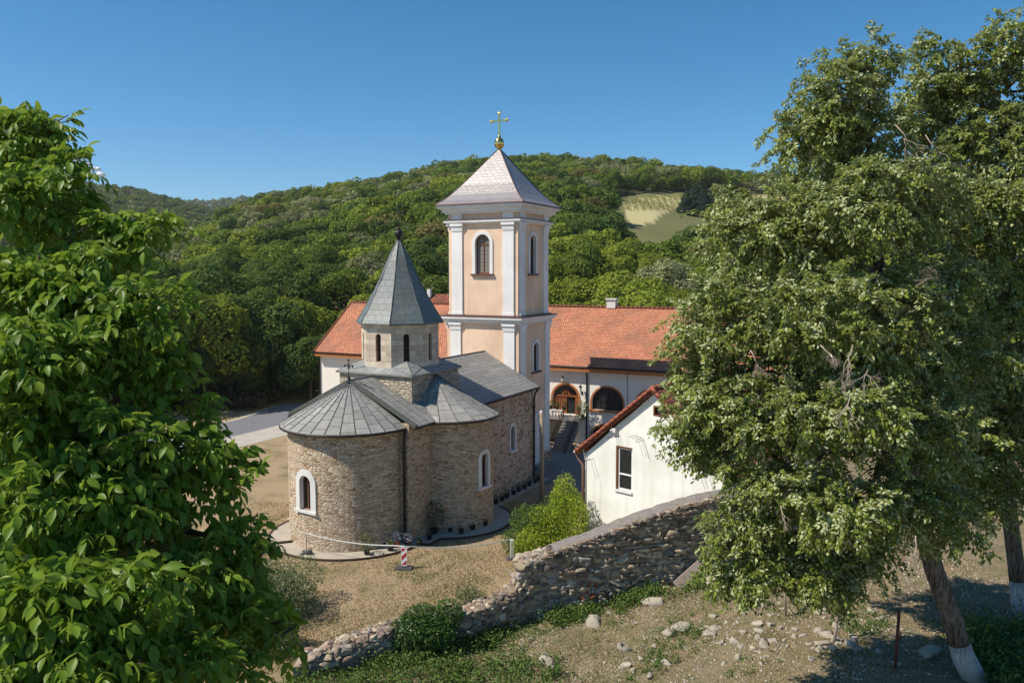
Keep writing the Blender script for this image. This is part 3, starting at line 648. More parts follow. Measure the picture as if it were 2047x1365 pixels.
def pil(Fp, s0, s1, z0, z1, cap=True, base=.0):
    b = mb(M['white']); bar(b, Fp, s0, s1, z0, z1 - .1, -.02, .10)
    bar(b, Fp, s0 - .05, s1 + .05, z0, z0 + .18, -.021, .14)
    if cap:
        bar(b, Fp, s0 - .03, s1 + .03, z1 - .50, z1 - .40, -.021, .14)
        bar(b, Fp, s0 - .04, s1 + .04, z1 - .40, z1 - .16, -.022, .16); bar(b, Fp, s0 - .09, s1 + .09, z1 - .16, z1, -.023, .24)
    b.build('pilaster', tower)
for FS, ins, za, zb in ((FL, 0., .9, 10.13), (FU, .10, 10.64, 16.78)):
    for k, L in enumerate((TY1 - TY0 - 2 * ins, TX1 - TX0 - 2 * ins, TY1 - TY0 - 2 * ins, TX1 - TX0 - 2 * ins)):
        e0, e1 = ((.28, 1.08) if k % 2 == 0 else (.14, .9))
        pil(FS[k], e0, e1, za, zb); pil(FS[k], L - e1, L - e0, za, zb)
        if za > 5:                                       # short continuation in the frieze
            for s0 in (e0, L - e1):
                b = mb(M['white']); bar(b, FS[k], s0, s0 + e1 - e0, 17.06, 17.42, -.02, .10); b.build('frieze_block', tower)
def cornice(name, steps, mat):
    b = mb(mat)
    for z0, z1, e in steps: b.box((TCX, TCY, (z0 + z1) / 2), (TX1 - TX0 + 2 * e, TY1 - TY0 + 2 * e, z1 - z0))
    return b.build(name, tower)
cornice('middle_cornice', [(10.12, 10.26, .14), (10.26, 10.40, .26), (10.40, 10.54, .40)], M['white'])
cornice('cornice_flashing', [(10.54, 10.60, .43), (10.60, 10.66, .10)], M['copper'])
cornice('upper_ledge', [(16.76, 16.86, .06), (16.86, 17.0, .18)], M['white']); cornice('ledge_flashing', [(17.0, 17.05, .21)], M['copper'])
cornice('eaves_cornice', [(17.42, 17.54, .10), (17.54, 17.72, .26), (17.72, 17.80, .34), (17.80, 17.98, .50)], M['white']); cornice('eaves_edge', [(17.98, 18.05, .60)], M['copper'])
def frustum(name, prof, mat, th=0):
    b = mb(mat); hx, hy = (TX1 - TX0) / 2, (TY1 - TY0) / 2
    for (e0, z0), (e1, z1) in zip(prof, prof[1:]):
        def cr(e, z): return [Vector((TCX + sx * (hx * e), TCY + sy * (hy * e), z)) for sx, sy in ((-1, -1), (1, -1), (1, 1), (-1, 1))]
        A, B = cr(e0, z0), cr(e1, z1)
        for i in range(4): j = (i + 1) % 4; b.face([A[i], A[j], B[j], B[i]])
    return b.build(name, tower)
rf = frustum('roof_skirt', [(1.235, 18.05), (1.08, 18.34), (.93, 18.74)], M['tower_skirt'])
rf2 = frustum('pyramid_roof', [(.93, 18.74), (.72, 19.42), (.03, 21.9)], M['tower_roof'])
sb = mb(M['copper']); hx, hy = (TX1 - TX0) / 2, (TY1 - TY0) / 2
for sx in (-1, 1):
    for sy in (-1, 1): sb.tube([(TCX + sx * hx * e, TCY + sy * hy * e, z + .01) for e, z in ((1.235, 18.05), (1.08, 18.34), (.93, 18.74), (.72, 19.42), (.03, 21.9))], .035, 6)
sb.build('hip_seam', rf2)
b = mb(M['gold']); c = (TCX, TCY, 0); b.lathe([(.10, 21.78), (.16, 21.9), (.09, 21.97), (.0, 21.97)], c, 14); b.lathe([(.34 * math.sin(math.pi * i / 14), 22.34 - .40 * math.cos(math.pi * i / 14)) for i in range(15)], c, 20); b.lathe([(.12, 22.7), (.12, 22.82), (.07, 22.92), (0, 22.92)], c, 12); b.build('golden_ball', tower)
b = mb(M['gold']); y = TCY
b.box((TCX, y, 23.62), (.10, .11, 1.5)); b.box((TCX, y, 23.86), (.098, 1.18, .11))
for yy, zz in ((-.59, 23.86), (.59, 23.86), (0, 24.37)):
    for dy, dz in ((-.07, 0), (.07, 0), (0, .07), (0, -.07)): b.lathe(sphere_prof(.07, 0, 8), (TCX, y + yy + dy, zz + dz), 8)
b.build('golden_cross', tower)
b = mb(m_rubble('rubble_plinth', 2.5, 4, mortar=(.34, .30, .25), streak=False))
for k, L in enumerate((TY1 - TY0, TX1 - TX0)):
    for s0, s1 in ((0, 2.0), (3.95, L)) if k == 1 else ((0, L),): bar(b, FL[k], s0 - (.06 if s0 == 0 else 0), s1 + (.06 if s1 == L else 0), -.2, .9, -.02, .16)
b.build('plinth', tower)

# ------------------------------------------------------------------ long residence behind the church
kon = thing('monastery_residence', 'long two storey cream residence with orange tiled roof and arched windows behind the tower', 'building', kpt(27, 0), RZ); kon.scale = (KF, KF, KF)
KY0, KY1 = 24.3, -26.
F = planeF((0, KY0, 0), (0, -1, 0), (-1, 0, 0)); sv = lambda v: KY0 + v
door = (sv(0.), 2.55, 2.2, 2.32, 1.1); wins = [(sv(v), 3.1, 2.5, 1.76, 1.2) for v in (3.43, 6.95, 10.45, 13.95)]
low = [(sv(-.95), .0, 2.5, 2.0, 1.15)] + [(sv(v), .2, 2.0, 1.7, .95) for v in (3.15, 6.95, 10.45, 13.95)]
b = mb(M['cream']); panel(b, F, 0, KY0 - KY1, -.6, 6.3, [door] + wins + low, 4., .32)
b.face([(0, KY0, -.6), (0, KY0, 6.3), (5, KY0, 10.5), (10, KY0, 6.3), (10, KY0, -.6)]); b.face([(0, KY1, -.6), (10, KY1, -.6), (10, KY1, 6.3), (5, KY1, 10.5), (0, KY1, 6.3)]); b.face([(10, KY0, -.6), (10, KY0, 6.3), (10, KY1, 6.3), (10, KY1, -.6)])
b.build('wall', kon)
for h in wins: window(kon, F, *h[:4], surround=M['fascia'], sw=.13, dep=.24, rise=h[4], frame=M['pipe'], mull=3, trans=(.62,), sillmat=M['fascia'], sillw=2.9, proud=.04)
for h in low[1:]: window(kon, F, *h[:4], surround=M['fascia'], sw=.13, dep=.24, rise=h[4], frame=M['pipe'], mull=1, trans=(.8,), sill=False, proud=.04)
b = mb(M['fascia']); h = low[0]; ring(b, F, h[0], h[1], h[2], h[3], h[4], h[2] + .3, h[3] + .15, h[4] + .15, -.02, .05); b.build('arch_trim', kon)
b = mb(M['cream']); fill(b, F, h[0], h[1], h[2], h[3], h[4], -.9); b.build('arch_recess', kon)
b = mb(M['fascia']); h = door; ring(b, F, h[0], h[1], h[2], h[3], h[4], h[2] + .3, h[3] + .15, h[4] + .15, -.02, .05); b.build('door_arch', kon)
b = mb(M['carved']); c, z0 = h[0], h[1]
ring(b, F, c, z0, 1.96, 2.2, .98, 2.2, 2.32, 1.1, -.30, -.16); bar(b, F, c - 1.05, c + 1.05, z0 + 1.36, z0 + 1.48, -.30, -.14)
for s0, s1 in ((-1.05, -.72), (.74, 1.05)):
    bar(b, F, c + s0, c + s1, z0, z0 + 1.36, -.30, -.18)
    for k in range(3): bar(b, F, c + s0 + .05, c + s1 - .05, z0 + .08 + k * .43, z0 + .42 + k * .43, -.19, -.15)
for k in range(5): t = math.pi * (k + .5) / 5; bar(b, F, c + .35 * math.cos(t) - .05, c + .35 * math.cos(t) + .05, z0 + 1.52, z0 + 1.52 + .35 * math.sin(t), -.26, -.15)
d = b.build('doorway', kon)
b = mb(M['carved']); bar(b, F, c - .72, c + .02, z0, z0 + 1.36, -.28, -.22); ring(b, F, c - .35, z0 + .2, .4, 1.0, .2, .54, 1.07, .27, -.23, -.19); bar(b, F, c - .36, c - .33, z0 + .2, z0 + 1.1, -.23, -.2); b.build('door_leaf', d)
b = mb(M['glass']); fill(b, F, c, z0, 2.15, 2.28, 1.07, -.31); b.build('dark_opening', d)
ko = gable(kon, 'roof', KY1 - .3, KY0 + .3, 0, 10.7, 5.55, 6.42, M['tile'], .14)
ko.rotation_euler = (0, 0, R(-90)); ko.location = (5, 0, 0); ko.scale = (-1, 1, 1)
# keep the roof a plain untransformed mesh
ko.data.transform(Matrix.Translation((5, 0, 0)) @ Matrix.Rotation(R(90), 4, 'Z')); ko.matrix_basis = Matrix.Identity(4); ko.parent = kon
b = mb(M['tile_dark']); 
for i in range(140): y = KY1 + (KY0 - KY1) * i / 139; b.tube([(5, y - .19, 10.70), (5, y + .19, 10.73)], [.13, .115], 8)
for s in (0, 1):
    for i in range(46):
        t = i / 45; xx = (-.5 + 5.5 * t) if s == 0 else (10.5 - 5.5 * t); zz = 6.46 + (10.68 - 6.46) * t; b.tube([(xx - (.08 if s == 0 else -.08), KY0 + .26, zz - .06), (xx + (.08 if s == 0 else -.08), KY0 + .26, zz + .07)], .11, 7)
b.build('ridge_tile', ko)
b = mb(M['fascia']); b.box((-.30, (KY0 + KY1) / 2, 6.17), (.58, KY0 - KY1 + .3, .30)); b.build('eaves_board', kon)
b = mb(M['pipe']); b.tube([(-.62, KY0 + .3, 6.36), (-.62, KY1, 6.36)], .07, 8); b.build('gutter', kon)
b = mb(M['pipe']); y = -1.72; b.tube([(-.6, y, 6.32), (-.45, y - .05, 6.1), (-.1, y - .08, 5.85), (-.1, y - .08, .0)], .065, 8); b.build('downpipe', kon)
b = mb(M['pipe']); b.tube([(-.6, KY0 + .1, 6.32), (-.3, KY0 + .1, 6.1), (-.1, KY0 + .02, 5.8), (-.1, KY0 + .02, .0)], .065, 8); b.build('downpipe', kon)
b = mb(M['iron']); b.tube([(-.03, -5.0, 5.95), (-.03, -5.02, 4.6), (-.03, -5.1, 3.)], .018, 5); b.build('cable', kon)
b = mb(M['postwhite']); b.box((5.1, -1.9, 11.0), (.55, .75, .7)); b.box((5.1, -1.9, 11.38), (.75, .95, .1)); b.build('chimney', kon)
# landing and stairs
b = mb(M['stone_step']); b.box((-.62, -.05, 2.42), (1.22, 3.3, .22)); b.box((-.6, 1.75, 1.2), (1.2, .3, 2.24)); b.build('landing', kon)
b = mb(M['stonetrim'])
for i in range(7): y = 1.45 - i * .26; b.lathe([(.06, 0), (.09, .1), (.05, .22), (.08, .34), (.05, .46)], (-1.13, y, 2.54), 8)
b.box((-1.13, .65, 3.03), (.18, 1.95, .1)); b.build('balustrade', kon)
b = mb(M['stone_step'])
for i in range(13):
    z = 2.42 - .185 * (i + 1) + .0; x = -1.24 - .22 * i; b.box((x - .11, -1.0, z - .3), (.225, 1.25, .62)); b.box((x - .12, -1.0, z + .025), (.27, 1.29, .05))
st = b.build('staircase', kon)
for yy in (-.38, -1.62):
    b = mb(M['iron']); P0 = (-1.25, yy, 3.3); P1 = (-4.1, yy, .98); b.tube([P0, P1], .024, 6); b.tube([(P0[0], yy, P0[2] - .75), (P1[0], yy, P1[2] - .75)], .018, 6)
    for k in range(19):
        t = k / 18; x = P0[0] + (P1[0] - P0[0]) * t; z = P0[2] + (P1[2] - P0[2]) * t; b.tube([(x, yy, z - .85), (x, yy, z)], .022 if k % 6 == 0 else .012, 5)
        if k < 18: b.tube([(x - .08 + .06 * math.cos(q * math.pi / 4), yy, z - .42 + .09 * math.sin(q * math.pi / 4)) for q in range(9)], .010, 4, False)
    b.build('railing', kon)
b = mb(M['iron'])
for yy in (-1.62, -.9, -.38): b.tube([(-1.2, yy, 2.52), (-1.2, yy, 3.3)], .02, 5)
b.tube([(-1.2, -1.62, 3.3), (-.05, -1.62, 3.3)], .02, 6)
for k in range(6): b.tube([(-.15 - k * .19, -1.62, 2.52), (-.15 - k * .19, -1.62, 3.3)], .012, 5)
b.build('railing', kon)
def lamp(v, z, label, right=True):
    t = thing('wall_lamp', label, 'lamp', kpt(27, v, z), RZ, 'lanterns on the residence front')
    b = mb(M['iron']); b.tube([(0, 0, -.25), (-.2, 0, -.3), (-.34, 0, -.18), (-.36, 0, -.05)], .025, 6); b.box((-.02, 0, -.25), (.04, .14, .3)); b.build('bracket', t)
    b = mb(M['postwhite']); b.lathe([(.05, -.05), (.09, .0), (.13, .26), (.13, .27)], (-.36, 0, 0), 6, smooth=False); b.build('lantern_glass', t)
    b = mb(M['iron']); b.lathe([(.16, .26), (.06, .38), (.03, .40), (.03, .48), (0, .5)], (-.36, 0, 0), 6, smooth=False); b.build('lantern_cap', t)
lamp(-.1, 5.18, 'black lantern fixed on the cream wall just above the carved wooden door arch'); lamp(1.38, 4.55, 'black lantern beside the dark downpipe between the carved door and the first arched window')

def house(name, label, loc, rz, L, Dp, ze, zr, wall, tile, z0=-2.):
    t = thing(name, label, 'house', loc, rz); b = mb(wall); x, y = L / 2, Dp / 2
    for s in (-1, 1): b.face([(-x, s * y, z0), (x, s * y, z0), (x, s * y, ze), (-x, s * y, ze)][::-s])
    for s in (-1, 1): b.face([(s * x, -y, z0), (s * x, y, z0), (s * x, y, ze), (s * x, 0, zr - .1), (s * x, -y, ze)][::s])
    b.build('wall', t); r = gable(t, 'roof', -x - .3, x + .3, 0, zr, y + .35, ze - .12, tile, .1); b = mb(M['postwhite']); b.box((x * .4, .4, zr + .1), (.4, .4, .9)); b.build('chimney', r); return t
p = at(884, 600, 88.); house('small_house', 'small house with brown red tiled roof showing between the spire and the bell tower', (p[0], 88., 0), RZ + R(90), 7., 6., 8.0, 11.2, M['cream'], M['tile_dark'])
p = at(1162, 597, 86.)

# ------------------------------------------------------------------ pale cream gabled house beside the old wall
shed = thing('gabled_house', 'pale cream gabled house with red brown tiles and one tall window behind the ruined wall', 'house', (3.6, 38.5, 0), R(-43.4))
GW, GE0, GE1, GA, GZ_ = 7.5, 4.62, 4.95, 3.98, 8.05
b = mb(M['shedwall']); Fg = planeF((0, 0, 0), (1, 0, 0), (0, -1, 0)); hw = (2.31, 3.22, .92, 2.1, .01); hv = (4.3, 7.0, .80, .46, .005)
panel(b, Fg, 0, GW, -1., 4.62, [(2.31, 3.22, .92, 1.40, 0.)], 4., .0005)
b.face([(0, 0, 4.62), (1.85, 0, 4.62), (1.85, 0, 6.26)]); b.face([(2.77, 0, 4.62), (GW, 0, 4.62), (GW, 0, 4.95), (4.70, 0, 7.417), (4.70, 0, 7.0), (2.77, 0, 7.0)])
b.face([(1.85, 0, 5.32), (2.77, 0, 5.32), (2.77, 0, 7.0), (1.85, 0, 6.26)]); b.face([(2.77, 0, 7.0), (3.9, 0, 7.0), (3.9, 0, 7.98), (GA, 0, GZ_), (2.77, 0, 7.075)][:4] + [(2.77, 0, 7.01)]); b.face([(3.9, 0, 7.46), (4.7, 0, 7.46), (4.7, 0, 7.417), (GA, 0, GZ_), (3.9, 0, 7.98)][:1] + [(4.66, 0, 7.46), (GA, 0, GZ_), (3.9, 0, 7.98)])
b.face([(0, 9, -1), (0, 0, -1), (0, 0, 4.62), (0, 9, 4.62)]); b.face([(GW, 0, -1), (GW, 9, -1), (GW, 9, 4.95), (GW, 0, 4.95)]); b.face([(0, 9, -1), (0, 9, 4.62), (GA, 9, GZ_), (GW, 9, 4.95), (GW, 9, -1)])
for s, z0, w, h in ((2.31, 3.22, .92, 2.1),): 
    for P in ([(s - w / 2, 0, z0), (s - w / 2, .14, z0), (s - w / 2, .14, z0 + h), (s - w / 2, 0, z0 + h)], [(s - w / 2, 0, z0 + h), (s - w / 2, .14, z0 + h), (s + w / 2, .14, z0 + h), (s + w / 2, 0, z0 + h)]): b.face(P)
b.build('wall', shed)
b = mb(M['wood']); Fw = Fg; bar(b, Fw, 1.85, 1.95, 3.22, 5.32, -.13, .01); bar(b, Fw, 1.95, 2.77, 5.24, 5.32, -.13, .012); o = b.build('window', shed)
b = mb(M['signwhite']); 
for a in ((1.95, 2.02, 3.22, 5.24), (2.70, 2.77, 3.22, 5.24), (2.02, 2.70, 3.22, 3.30), (2.02, 2.70, 5.17, 5.24), (2.02, 2.70, 3.95, 4.02)): bar(b, Fw, *a, -.13, -.05)
b.build('sash', o); b = mb(M['glass']); b.face([Fw(1.98, 3.25, -.09), Fw(2.74, 3.25, -.09), Fw(2.74, 5.2, -.09), Fw(1.98, 5.2, -.09)]); b.build('pane', o)
b = mb(M['stonetrim']); bar(b, Fw, 1.82, 2.80, 3.13, 3.22, -.02, .08); b.build('sill', o)
b = mb(M['wood']); 
for a in ((3.9, 3.97, 7.0, 7.46), (4.63, 4.70, 7.0, 7.46), (3.97, 4.63, 7.0, 7.05), (3.97, 4.63, 7.40, 7.46)): bar(b, Fg, *a, -.12, .02)
o = b.build('gable_vent', shed); b = mb(M['glass']); bar(b, Fg, 3.92, 4.68, 7.02, 7.44, -.14, -.11); b.build('pane', o)
def slope(name, xa, za, xb, zb, y0, y1, mat, th):
    b = mb(mat); P = [Vector((xa, y0, za)), Vector((xa, y1, za)), Vector((xb, y1, zb)), Vector((xb, y0, zb))]
    if xb > xa: P = P[::-1]
    L = math.hypot(xb - xa, zb - za); D = [p - Vector((0, 0, th)) for p in P]
    b.face(P[::-1]) if (P[1] - P[0]).cross(P[2] - P[0]).z < 0 else b.face(P); b.face(D)
    for i in range(4): j = (i + 1) % 4; b.face([P[i], P[j], D[j], D[i]])
    return b
b = slope('roof', GA, GZ_ + .2, -.42, GE0 - .05 + .12, -.26, 9.3, M['tile_dark'], .16); o = b.build('roof', shed)
b = slope('roof', GA, GZ_ + .2, GW + .45, GE1 - .38 + .2, -.26, 9.3, M['tile_dark'], .16); o2 = b.build('roof', shed)
M['rake'] = m_plain('red_clay_tile', (.33, .10, .055), .8, .4, 5)
b = mb(M['rake'])
for (xa, za, xb, zb) in ((-.42, GE0 + .07, GA, GZ_ + .2), (GW + .45, GE1 - .18, GA, GZ_ + .2)):
    n = 17
    for i in range(n):
        t0, t1 = i / n, (i + 1.12) / n; d = .035; b.tube([(xa + (xb - xa) * t0, -.27, za + (zb - za) * t0 + .02 + d), (xa + (xb - xa) * t1, -.27, za + (zb - za) * t1 + .02)], [.085, .072], 8)
b.build('verge_tile', o)
b = mb(M['rake']); sy = -.2
for i in range(26): b.tube([(GA, -.3 + i * .36, GZ_ + .24), (GA, .08 + i * .36, GZ_ + .21)], [.13, .115], 8)
b.build('ridge_tile', o)
b = mb(M['tile_dark'])     # wavy tile courses on the slope that faces the drone
for r_ in range(15):
    t = (r_ + .5) / 15; x = GA + (GW + .45 - GA) * t; z = GZ_ + .2 + (GE1 - .18 - GZ_ - .2) * t
    for c_ in range(31): b.box((x, -.1 + c_ * .3, z + .03), (.36, .26, .05), Matrix.Rotation(R(42), 3, 'Y'))
b.build('tile_course', o2)
b = mb(M['postwhite']); b.tube([(-.45, -.3, 4.72), (-.45, 9.2, 4.72)], .07, 8); b.build('gutter', shed)
M['pipebrown'] = m_plain('brown_downpipe', (.20, .12, .085), .5, .15)
b = mb(M['pipebrown']); b.tube([(-.45, -.1, 4.66), (-.42, -.08, 4.4), (-.12, -.07, 4.1), (-.07, -.07, 3.8), (-.07, -.07, -.2)], .07, 8); b.build('downpipe', shed)
b = mb(M['postwhite']); b.tube([(-.42, -.3, 4.9), (-.2, -.33, 5.1), (.02, -.2, 4.9), (.06, -.03, 4.2), (.10, -.03, -.2)], .018, 5); b.build('cable', shed)
b = mb(M['postwhite']); b.box((1.79, -.09, 6.06), (.24, .18, .2)); b.lathe([(.05, 0), (.05, .05), (0, .05)], (1.68, -.2, 6.02), 8); o = b.build('camera_box', shed)
b = mb(M['rust'])
RODS = [(3.02, 5.97), (3.20, 5.93), (3.34, 5.88), (3.42, 5.80), (1.80, 5.78), (1.92, 5.76), (2.05, 5.80), (.30, 4.42), (.5, 4.45), (6.2, 5.1), (6.35, 5.12), (6.65, 5.05), (6.8, 4.95)]
for s, z in RODS:
    t = thing('iron_rod', 'thin iron rod sticking out of the pale cream gable wall', 'rod', shed.matrix_basis @ Vector((s, 0, z)) if False else tuple(Matrix.Translation((3.6, 38.5, 0)) @ Matrix.Rotation(R(-43.4), 4, 'Z') @ Vector((s, 0, z))), R(-43.4), 'iron rods in the gable wall')
    bb = mb(M['rust']); l = random.uniform(.62, .74); bb.tube([(0, .05, 0), (random.uniform(-.02, .02), -l, random.uniform(-.03, .02))], .011, 6); o = bb.build('bar', t)

# ------------------------------------------------------------------ ruined rubble wall, built stone by stone
import bmesh
def ico(sub):
    bm = bmesh.new(); bmesh.ops.create_icosphere(bm, subdivisions=sub, radius=1); V = np.array([v.co[:] for v in bm.verts]); Fa = np.array([[v.index for v in f.verts] for f in bm.faces]); bm.free(); return V, Fa
ICO, ICOF = ico(2)
def m_stone(name, rough=.92):
    m, nt, b = newmat(name, rough, .15); o = objc(nt); c = node(nt, 'ShaderNodeAttribute', attribute_name='col').outputs['Color']
    n = noise(nt, o, 9, 6, .65); n2 = noise(nt, o, 45, 4); c = mix(nt, .55, c, n.outputs[0], 'OVERLAY'); c = mix(nt, math_(nt, 'MULTIPLY', ramp(nt, n.outputs[0], [(.55, 0.), (.75, 1.)]), .5), c, (.36, .32, .25))
    nt.links.new(c, b.inputs['Base Color']); bump(nt, b, math_(nt, 'ADD', n.outputs[0], n2.outputs[0]), .7, .03); return m
M['stones'] = m_stone('weathered_stone')
def stones(P, size, ang, col, flat=.0):
    """P centres, size (n,3) half sizes, ang rotation about z -> vertices, faces, face colours"""
    n = len(P); T = np.sign(ICO) * np.abs(ICO) ** .38; T = T / np.abs(T).max()
    V = T[None] * (1 + RNG.normal(0, .13, (n, len(T), 1))) + RNG.normal(0, .07, (n, len(T), 3)); 
    for _ in range(7):
        q = rdir(n); dd = RNG.uniform(.50, .86, n); ov = np.maximum(0, (V * q[:, None]).sum(2) - dd[:, None]); V = V - ov[..., None] * q[:, None]
    V = V * size[:, None] * 1.3
    tilt = RNG.normal(0, .10, n); c, s = np.cos(tilt), np.sin(tilt); x, z = V[..., 0].copy(), V[..., 2].copy(); V[..., 0] = x * c[:, None] - z * s[:, None]; V[..., 2] = x * s[:, None] + z * c[:, None]
    c, s = np.cos(ang), np.sin(ang); x, y = V[..., 0].copy(), V[..., 1].copy(); V[..., 0] = x * c[:, None] - y * s[:, None]; V[..., 1] = x * s[:, None] + y * c[:, None]
    V = V + P[:, None]; Fa = ICOF[None] + (np.arange(n) * len(T))[:, None, None]
    return V.reshape(-1, 3), Fa.reshape(-1, 3), np.repeat(col, len(ICOF), 0)
WT = np.array([(-9, .45), (-6.4, .65), (-5.2, .85), (-4.2, .95), (-3.1, 1.0), (-2.3, 1.02), (-1.2, 1.05), (-.3, 1.2), (.22, 1.38), (.42, 2.2), (1.1, 2.42), (1.6, 2.62), (3.0, 3.0), (5, 3.62), (7, 4.12), (8.2, 4.30), (9.5, 4.36), (13, 4.4)], float)
def wall_top(X): return np.interp(X, WT[:, 0], WT[:, 1])
WTH = .95
def wallpt(X): y = float(wall_y(X)); d = (float(wall_y(X + .05)) - y) / .05; a = math.atan(d); return y, a
rw = thing('ruined_wall', 'ruined old rubble stone wall with grey coping, broken down towards the lawn', 'wall', (.7, 29.9, 0))
Ps, Sz, An, Cl = [], [], [], []
PAL = np.array([(.20, .155, .11), (.27, .21, .15), (.34, .27, .19), (.24, .21, .18), (.15, .115, .095), (.37, .31, .23), (.24, .16, .115)])
X = -7.0
z0f = lambda X: float(terrain(np.array([X]), np.array([wall_y(X) - .3]))[0])
rowz = 0
for row in range(56):
    X = -7.2 + random.uniform(0, .3); h = random.uniform(.055, .12)
    while X < 12.5:
        w = random.uniform(.08, .30) if X > 1.2 else random.uniform(.10, .24); y, a = wallpt(X + w); zb = z0f(X + w) - .15; zt = float(wall_top(X + w))
        z = -.1 + rowz + random.uniform(-.03, .03)
        if zb < z < zt - (.12 if X > 1.3 else -.02):
            brick = (2.3 < X < 3.3 and .6 < z - zb < 1.25 and random.random() < .5)
            Ps.append((X + w, y + .06 + random.uniform(-.045, .03) + (.10 * random.random() if X < 1.6 else 0), z)); Sz.append((w * (.5 if brick else 1), .16, h * random.uniform(.85, 1.2))); An.append(a)
            Cl.append((.30, .09, .05) if brick else PAL[random.randrange(len(PAL))] * random.uniform(.95, 1.75))
        X += 2 * w * .93
    rowz += h * 1.72
nface = len(Ps)
for i in range(260):                               # ragged stones along the edge of the coping
    X = random.uniform(1.2, 12.4); y, a = wallpt(X); Ps.append((X, y + random.uniform(-.06, .06), float(wall_top(X)) + random.uniform(-.12, .03))); w = random.uniform(.06, .16); Sz.append((w, .10, random.uniform(.03, .07))); An.append(a + random.uniform(-.3, .3)); Cl.append(PAL[random.randrange(7)] * random.uniform(.8, 1.4))
for i in range(620):                               # stones on the broken top and the broken end
    X = random.uniform(-7, 1.5); y, a = wallpt(X); zt = float(wall_top(X)); Ps.append((X, y + random.uniform(.05, WTH), zt + random.uniform(-.16, .05))); w = random.uniform(.09, .20); Sz.append((w, w * .8, random.uniform(.06, .12))); An.append(random.uniform(0, 3)); Cl.append(PAL[random.randrange(7)] * random.uniform(.8, 1.5))
for i in range(330):
    z = random.uniform(.9, 2.3); y, a = wallpt(.6); Ps.append((.48 + (2.3 - z) * -.12 + random.uniform(-.16, .25), y + random.uniform(0, WTH), z)); w = random.uniform(.09, .22); Sz.append((w, w, random.uniform(.07, .13))); An.append(random.uniform(0, 3)); Cl.append(PAL[random.randrange(7)] * random.uniform(.9, 1.6))
for i in range(220):                               # inner side
    X = random.uniform(-6, 1.5); y, a = wallpt(X); Ps.append((X, y + WTH - .03, random.uniform(0, max(.1, float(wall_top(X)) - .05)))); w = random.uniform(.12, .25); Sz.append((w, .12, random.uniform(.07, .13))); An.append(a); Cl.append(PAL[random.randrange(7)] * random.uniform(.8, 1.2))
Ps = np.array(Ps); V, Fa, Cc = stones(Ps, np.array(Sz), np.array(An), np.array(Cl)); V = V - np.array([.7, 29.9, 0])
link('stonework', np_mesh('stonework', V, Fa, M['stones'], col=Cc), rw)
b = mb(M['core']); xs = np.arange(-7.2, 12.6, .3)
def sec(X, dz=-.06, e=0.):
    y, a = wallpt(X); return [(X - .7, y - .005 - e - 29.9, z0f(X) - .4), (X - .7, y + WTH - .04 + e - 29.9, -.4), (X - .7, y + WTH - .04 + e - 29.9, float(wall_top(X)) + dz), (X - .7, y - .005 - e - 29.9, float(wall_top(X)) + dz)]
for xa, xb in zip(xs, xs[1:]):
    A, B = sec(xa), sec(xb)
    for i in range(4): j = (i + 1) % 4; b.face([A[i], B[i], B[j], A[j]][::-1])
b.face(sec(xs[0])); b.face(sec(xs[-1])[::-1]); b.build('mortar_core', rw)
b = mb(M['coping']); xs = np.arange(1.25, 12.7, .18); rr = {}
def csec(X):
    k = round(float(X), 2)
    if k not in rr:
        y, a = wallpt(X); j1, j2, j3 = random.uniform(-.05, .05), random.uniform(-.04, .04), random.uniform(-.025, .025); zt = float(wall_top(X))
        rr[k] = [(X - .7, y - .06 + j1 - 29.9, zt - .09), (X - .7, y + WTH + .05 + j2 - 29.9, zt - .06), (X - .7, y + WTH + .05 + j2 - 29.9, zt + .05 + j3), (X - .7, y + WTH * .5 - 29.9, zt + .07 + j3), (X - .7, y - .06 + j1 - 29.9, zt + .0 + j3)]
    return rr[k]
for xa, xb in zip(xs, xs[1:]):
    A, B = csec(xa), csec(xb)
    for i in range(5): j = (i + 1) % 5; b.face([A[i], B[i], B[j], A[j]][::-1])
b.face(csec(xs[0])); b.build('coping', rw)
b = mb(M['coping']); P = [(-.18, .02), (.05, -.06), (.5, 0.0), (.62, .45), (.5, .95), (.0, 1.0), (-.24, .6)]; b.prism([(x, y) for x, y in P], 2.27, 2.38); b.build('end_coping', rw)

# ------------------------------------------------------------------ small things on the lawn
def trunk_path(p0, p1, wob, n=6):
    p0, p1 = Vector(p0), Vector(p1); return [p0.lerp(p1, i / n) + Vector((random.uniform(-wob, wob), random.uniform(-wob, wob), 0)) * (0 < i < n) for i in range(n + 1)]
t = thing('wooden_pole', 'bare weathered wooden pole standing at the tower end of the stone church', 'pole', (1.75, 46.2, 0))
b = mb(M['postwood']); b.tube([(0, 0, 0), (.03, 0, 2.6), (-.03, 0, 5.3)], [.125, .115, .10], 12); b.build('shaft', t); b = mb(M['stonetrim']); b.lathe([(.08, 0), (.08, .12), (0, .13)], (-.03, 0, 5.3), 10); b.build('insulator', t)
t = thing('striped_barrier', 'red and white striped barrier panel standing on a grey rubber foot on the lawn', 'barrier', (-4.92, 35.35, 0), R(-6))
b = mb(M['signwhite']); b.box((0, 0, .58), (.27, .035, .86)); b.prism([(-.05, -.03), (.05, -.03), (.05, .03), (-.05, .03)], .08, .2); b.lathe([(.02, 1.0), (.02, 1.1), (0, 1.1)], (0, 0, 0), 8); b.build('panel', t)
b = mb(M['signred'])
for k in range(3):
    z = .02 + k * .38; pts = [(-.115, z), (.115, z + .21), (.115, z + .41), (-.115, z + .20)]; q = []
    for i in range(4):                                                 # clip stripe to the panel
        a, c = pts[i], pts[(i + 1) % 4]
        for lo, hi in ((.18, .98),):
            za = min(max(a[1], lo), hi); q.append((a[0], za))
    b.face([(x, -.0215, z) for x, z in q]) if max(z for _, z in q) - min(z for _, z in q) > .01 else None
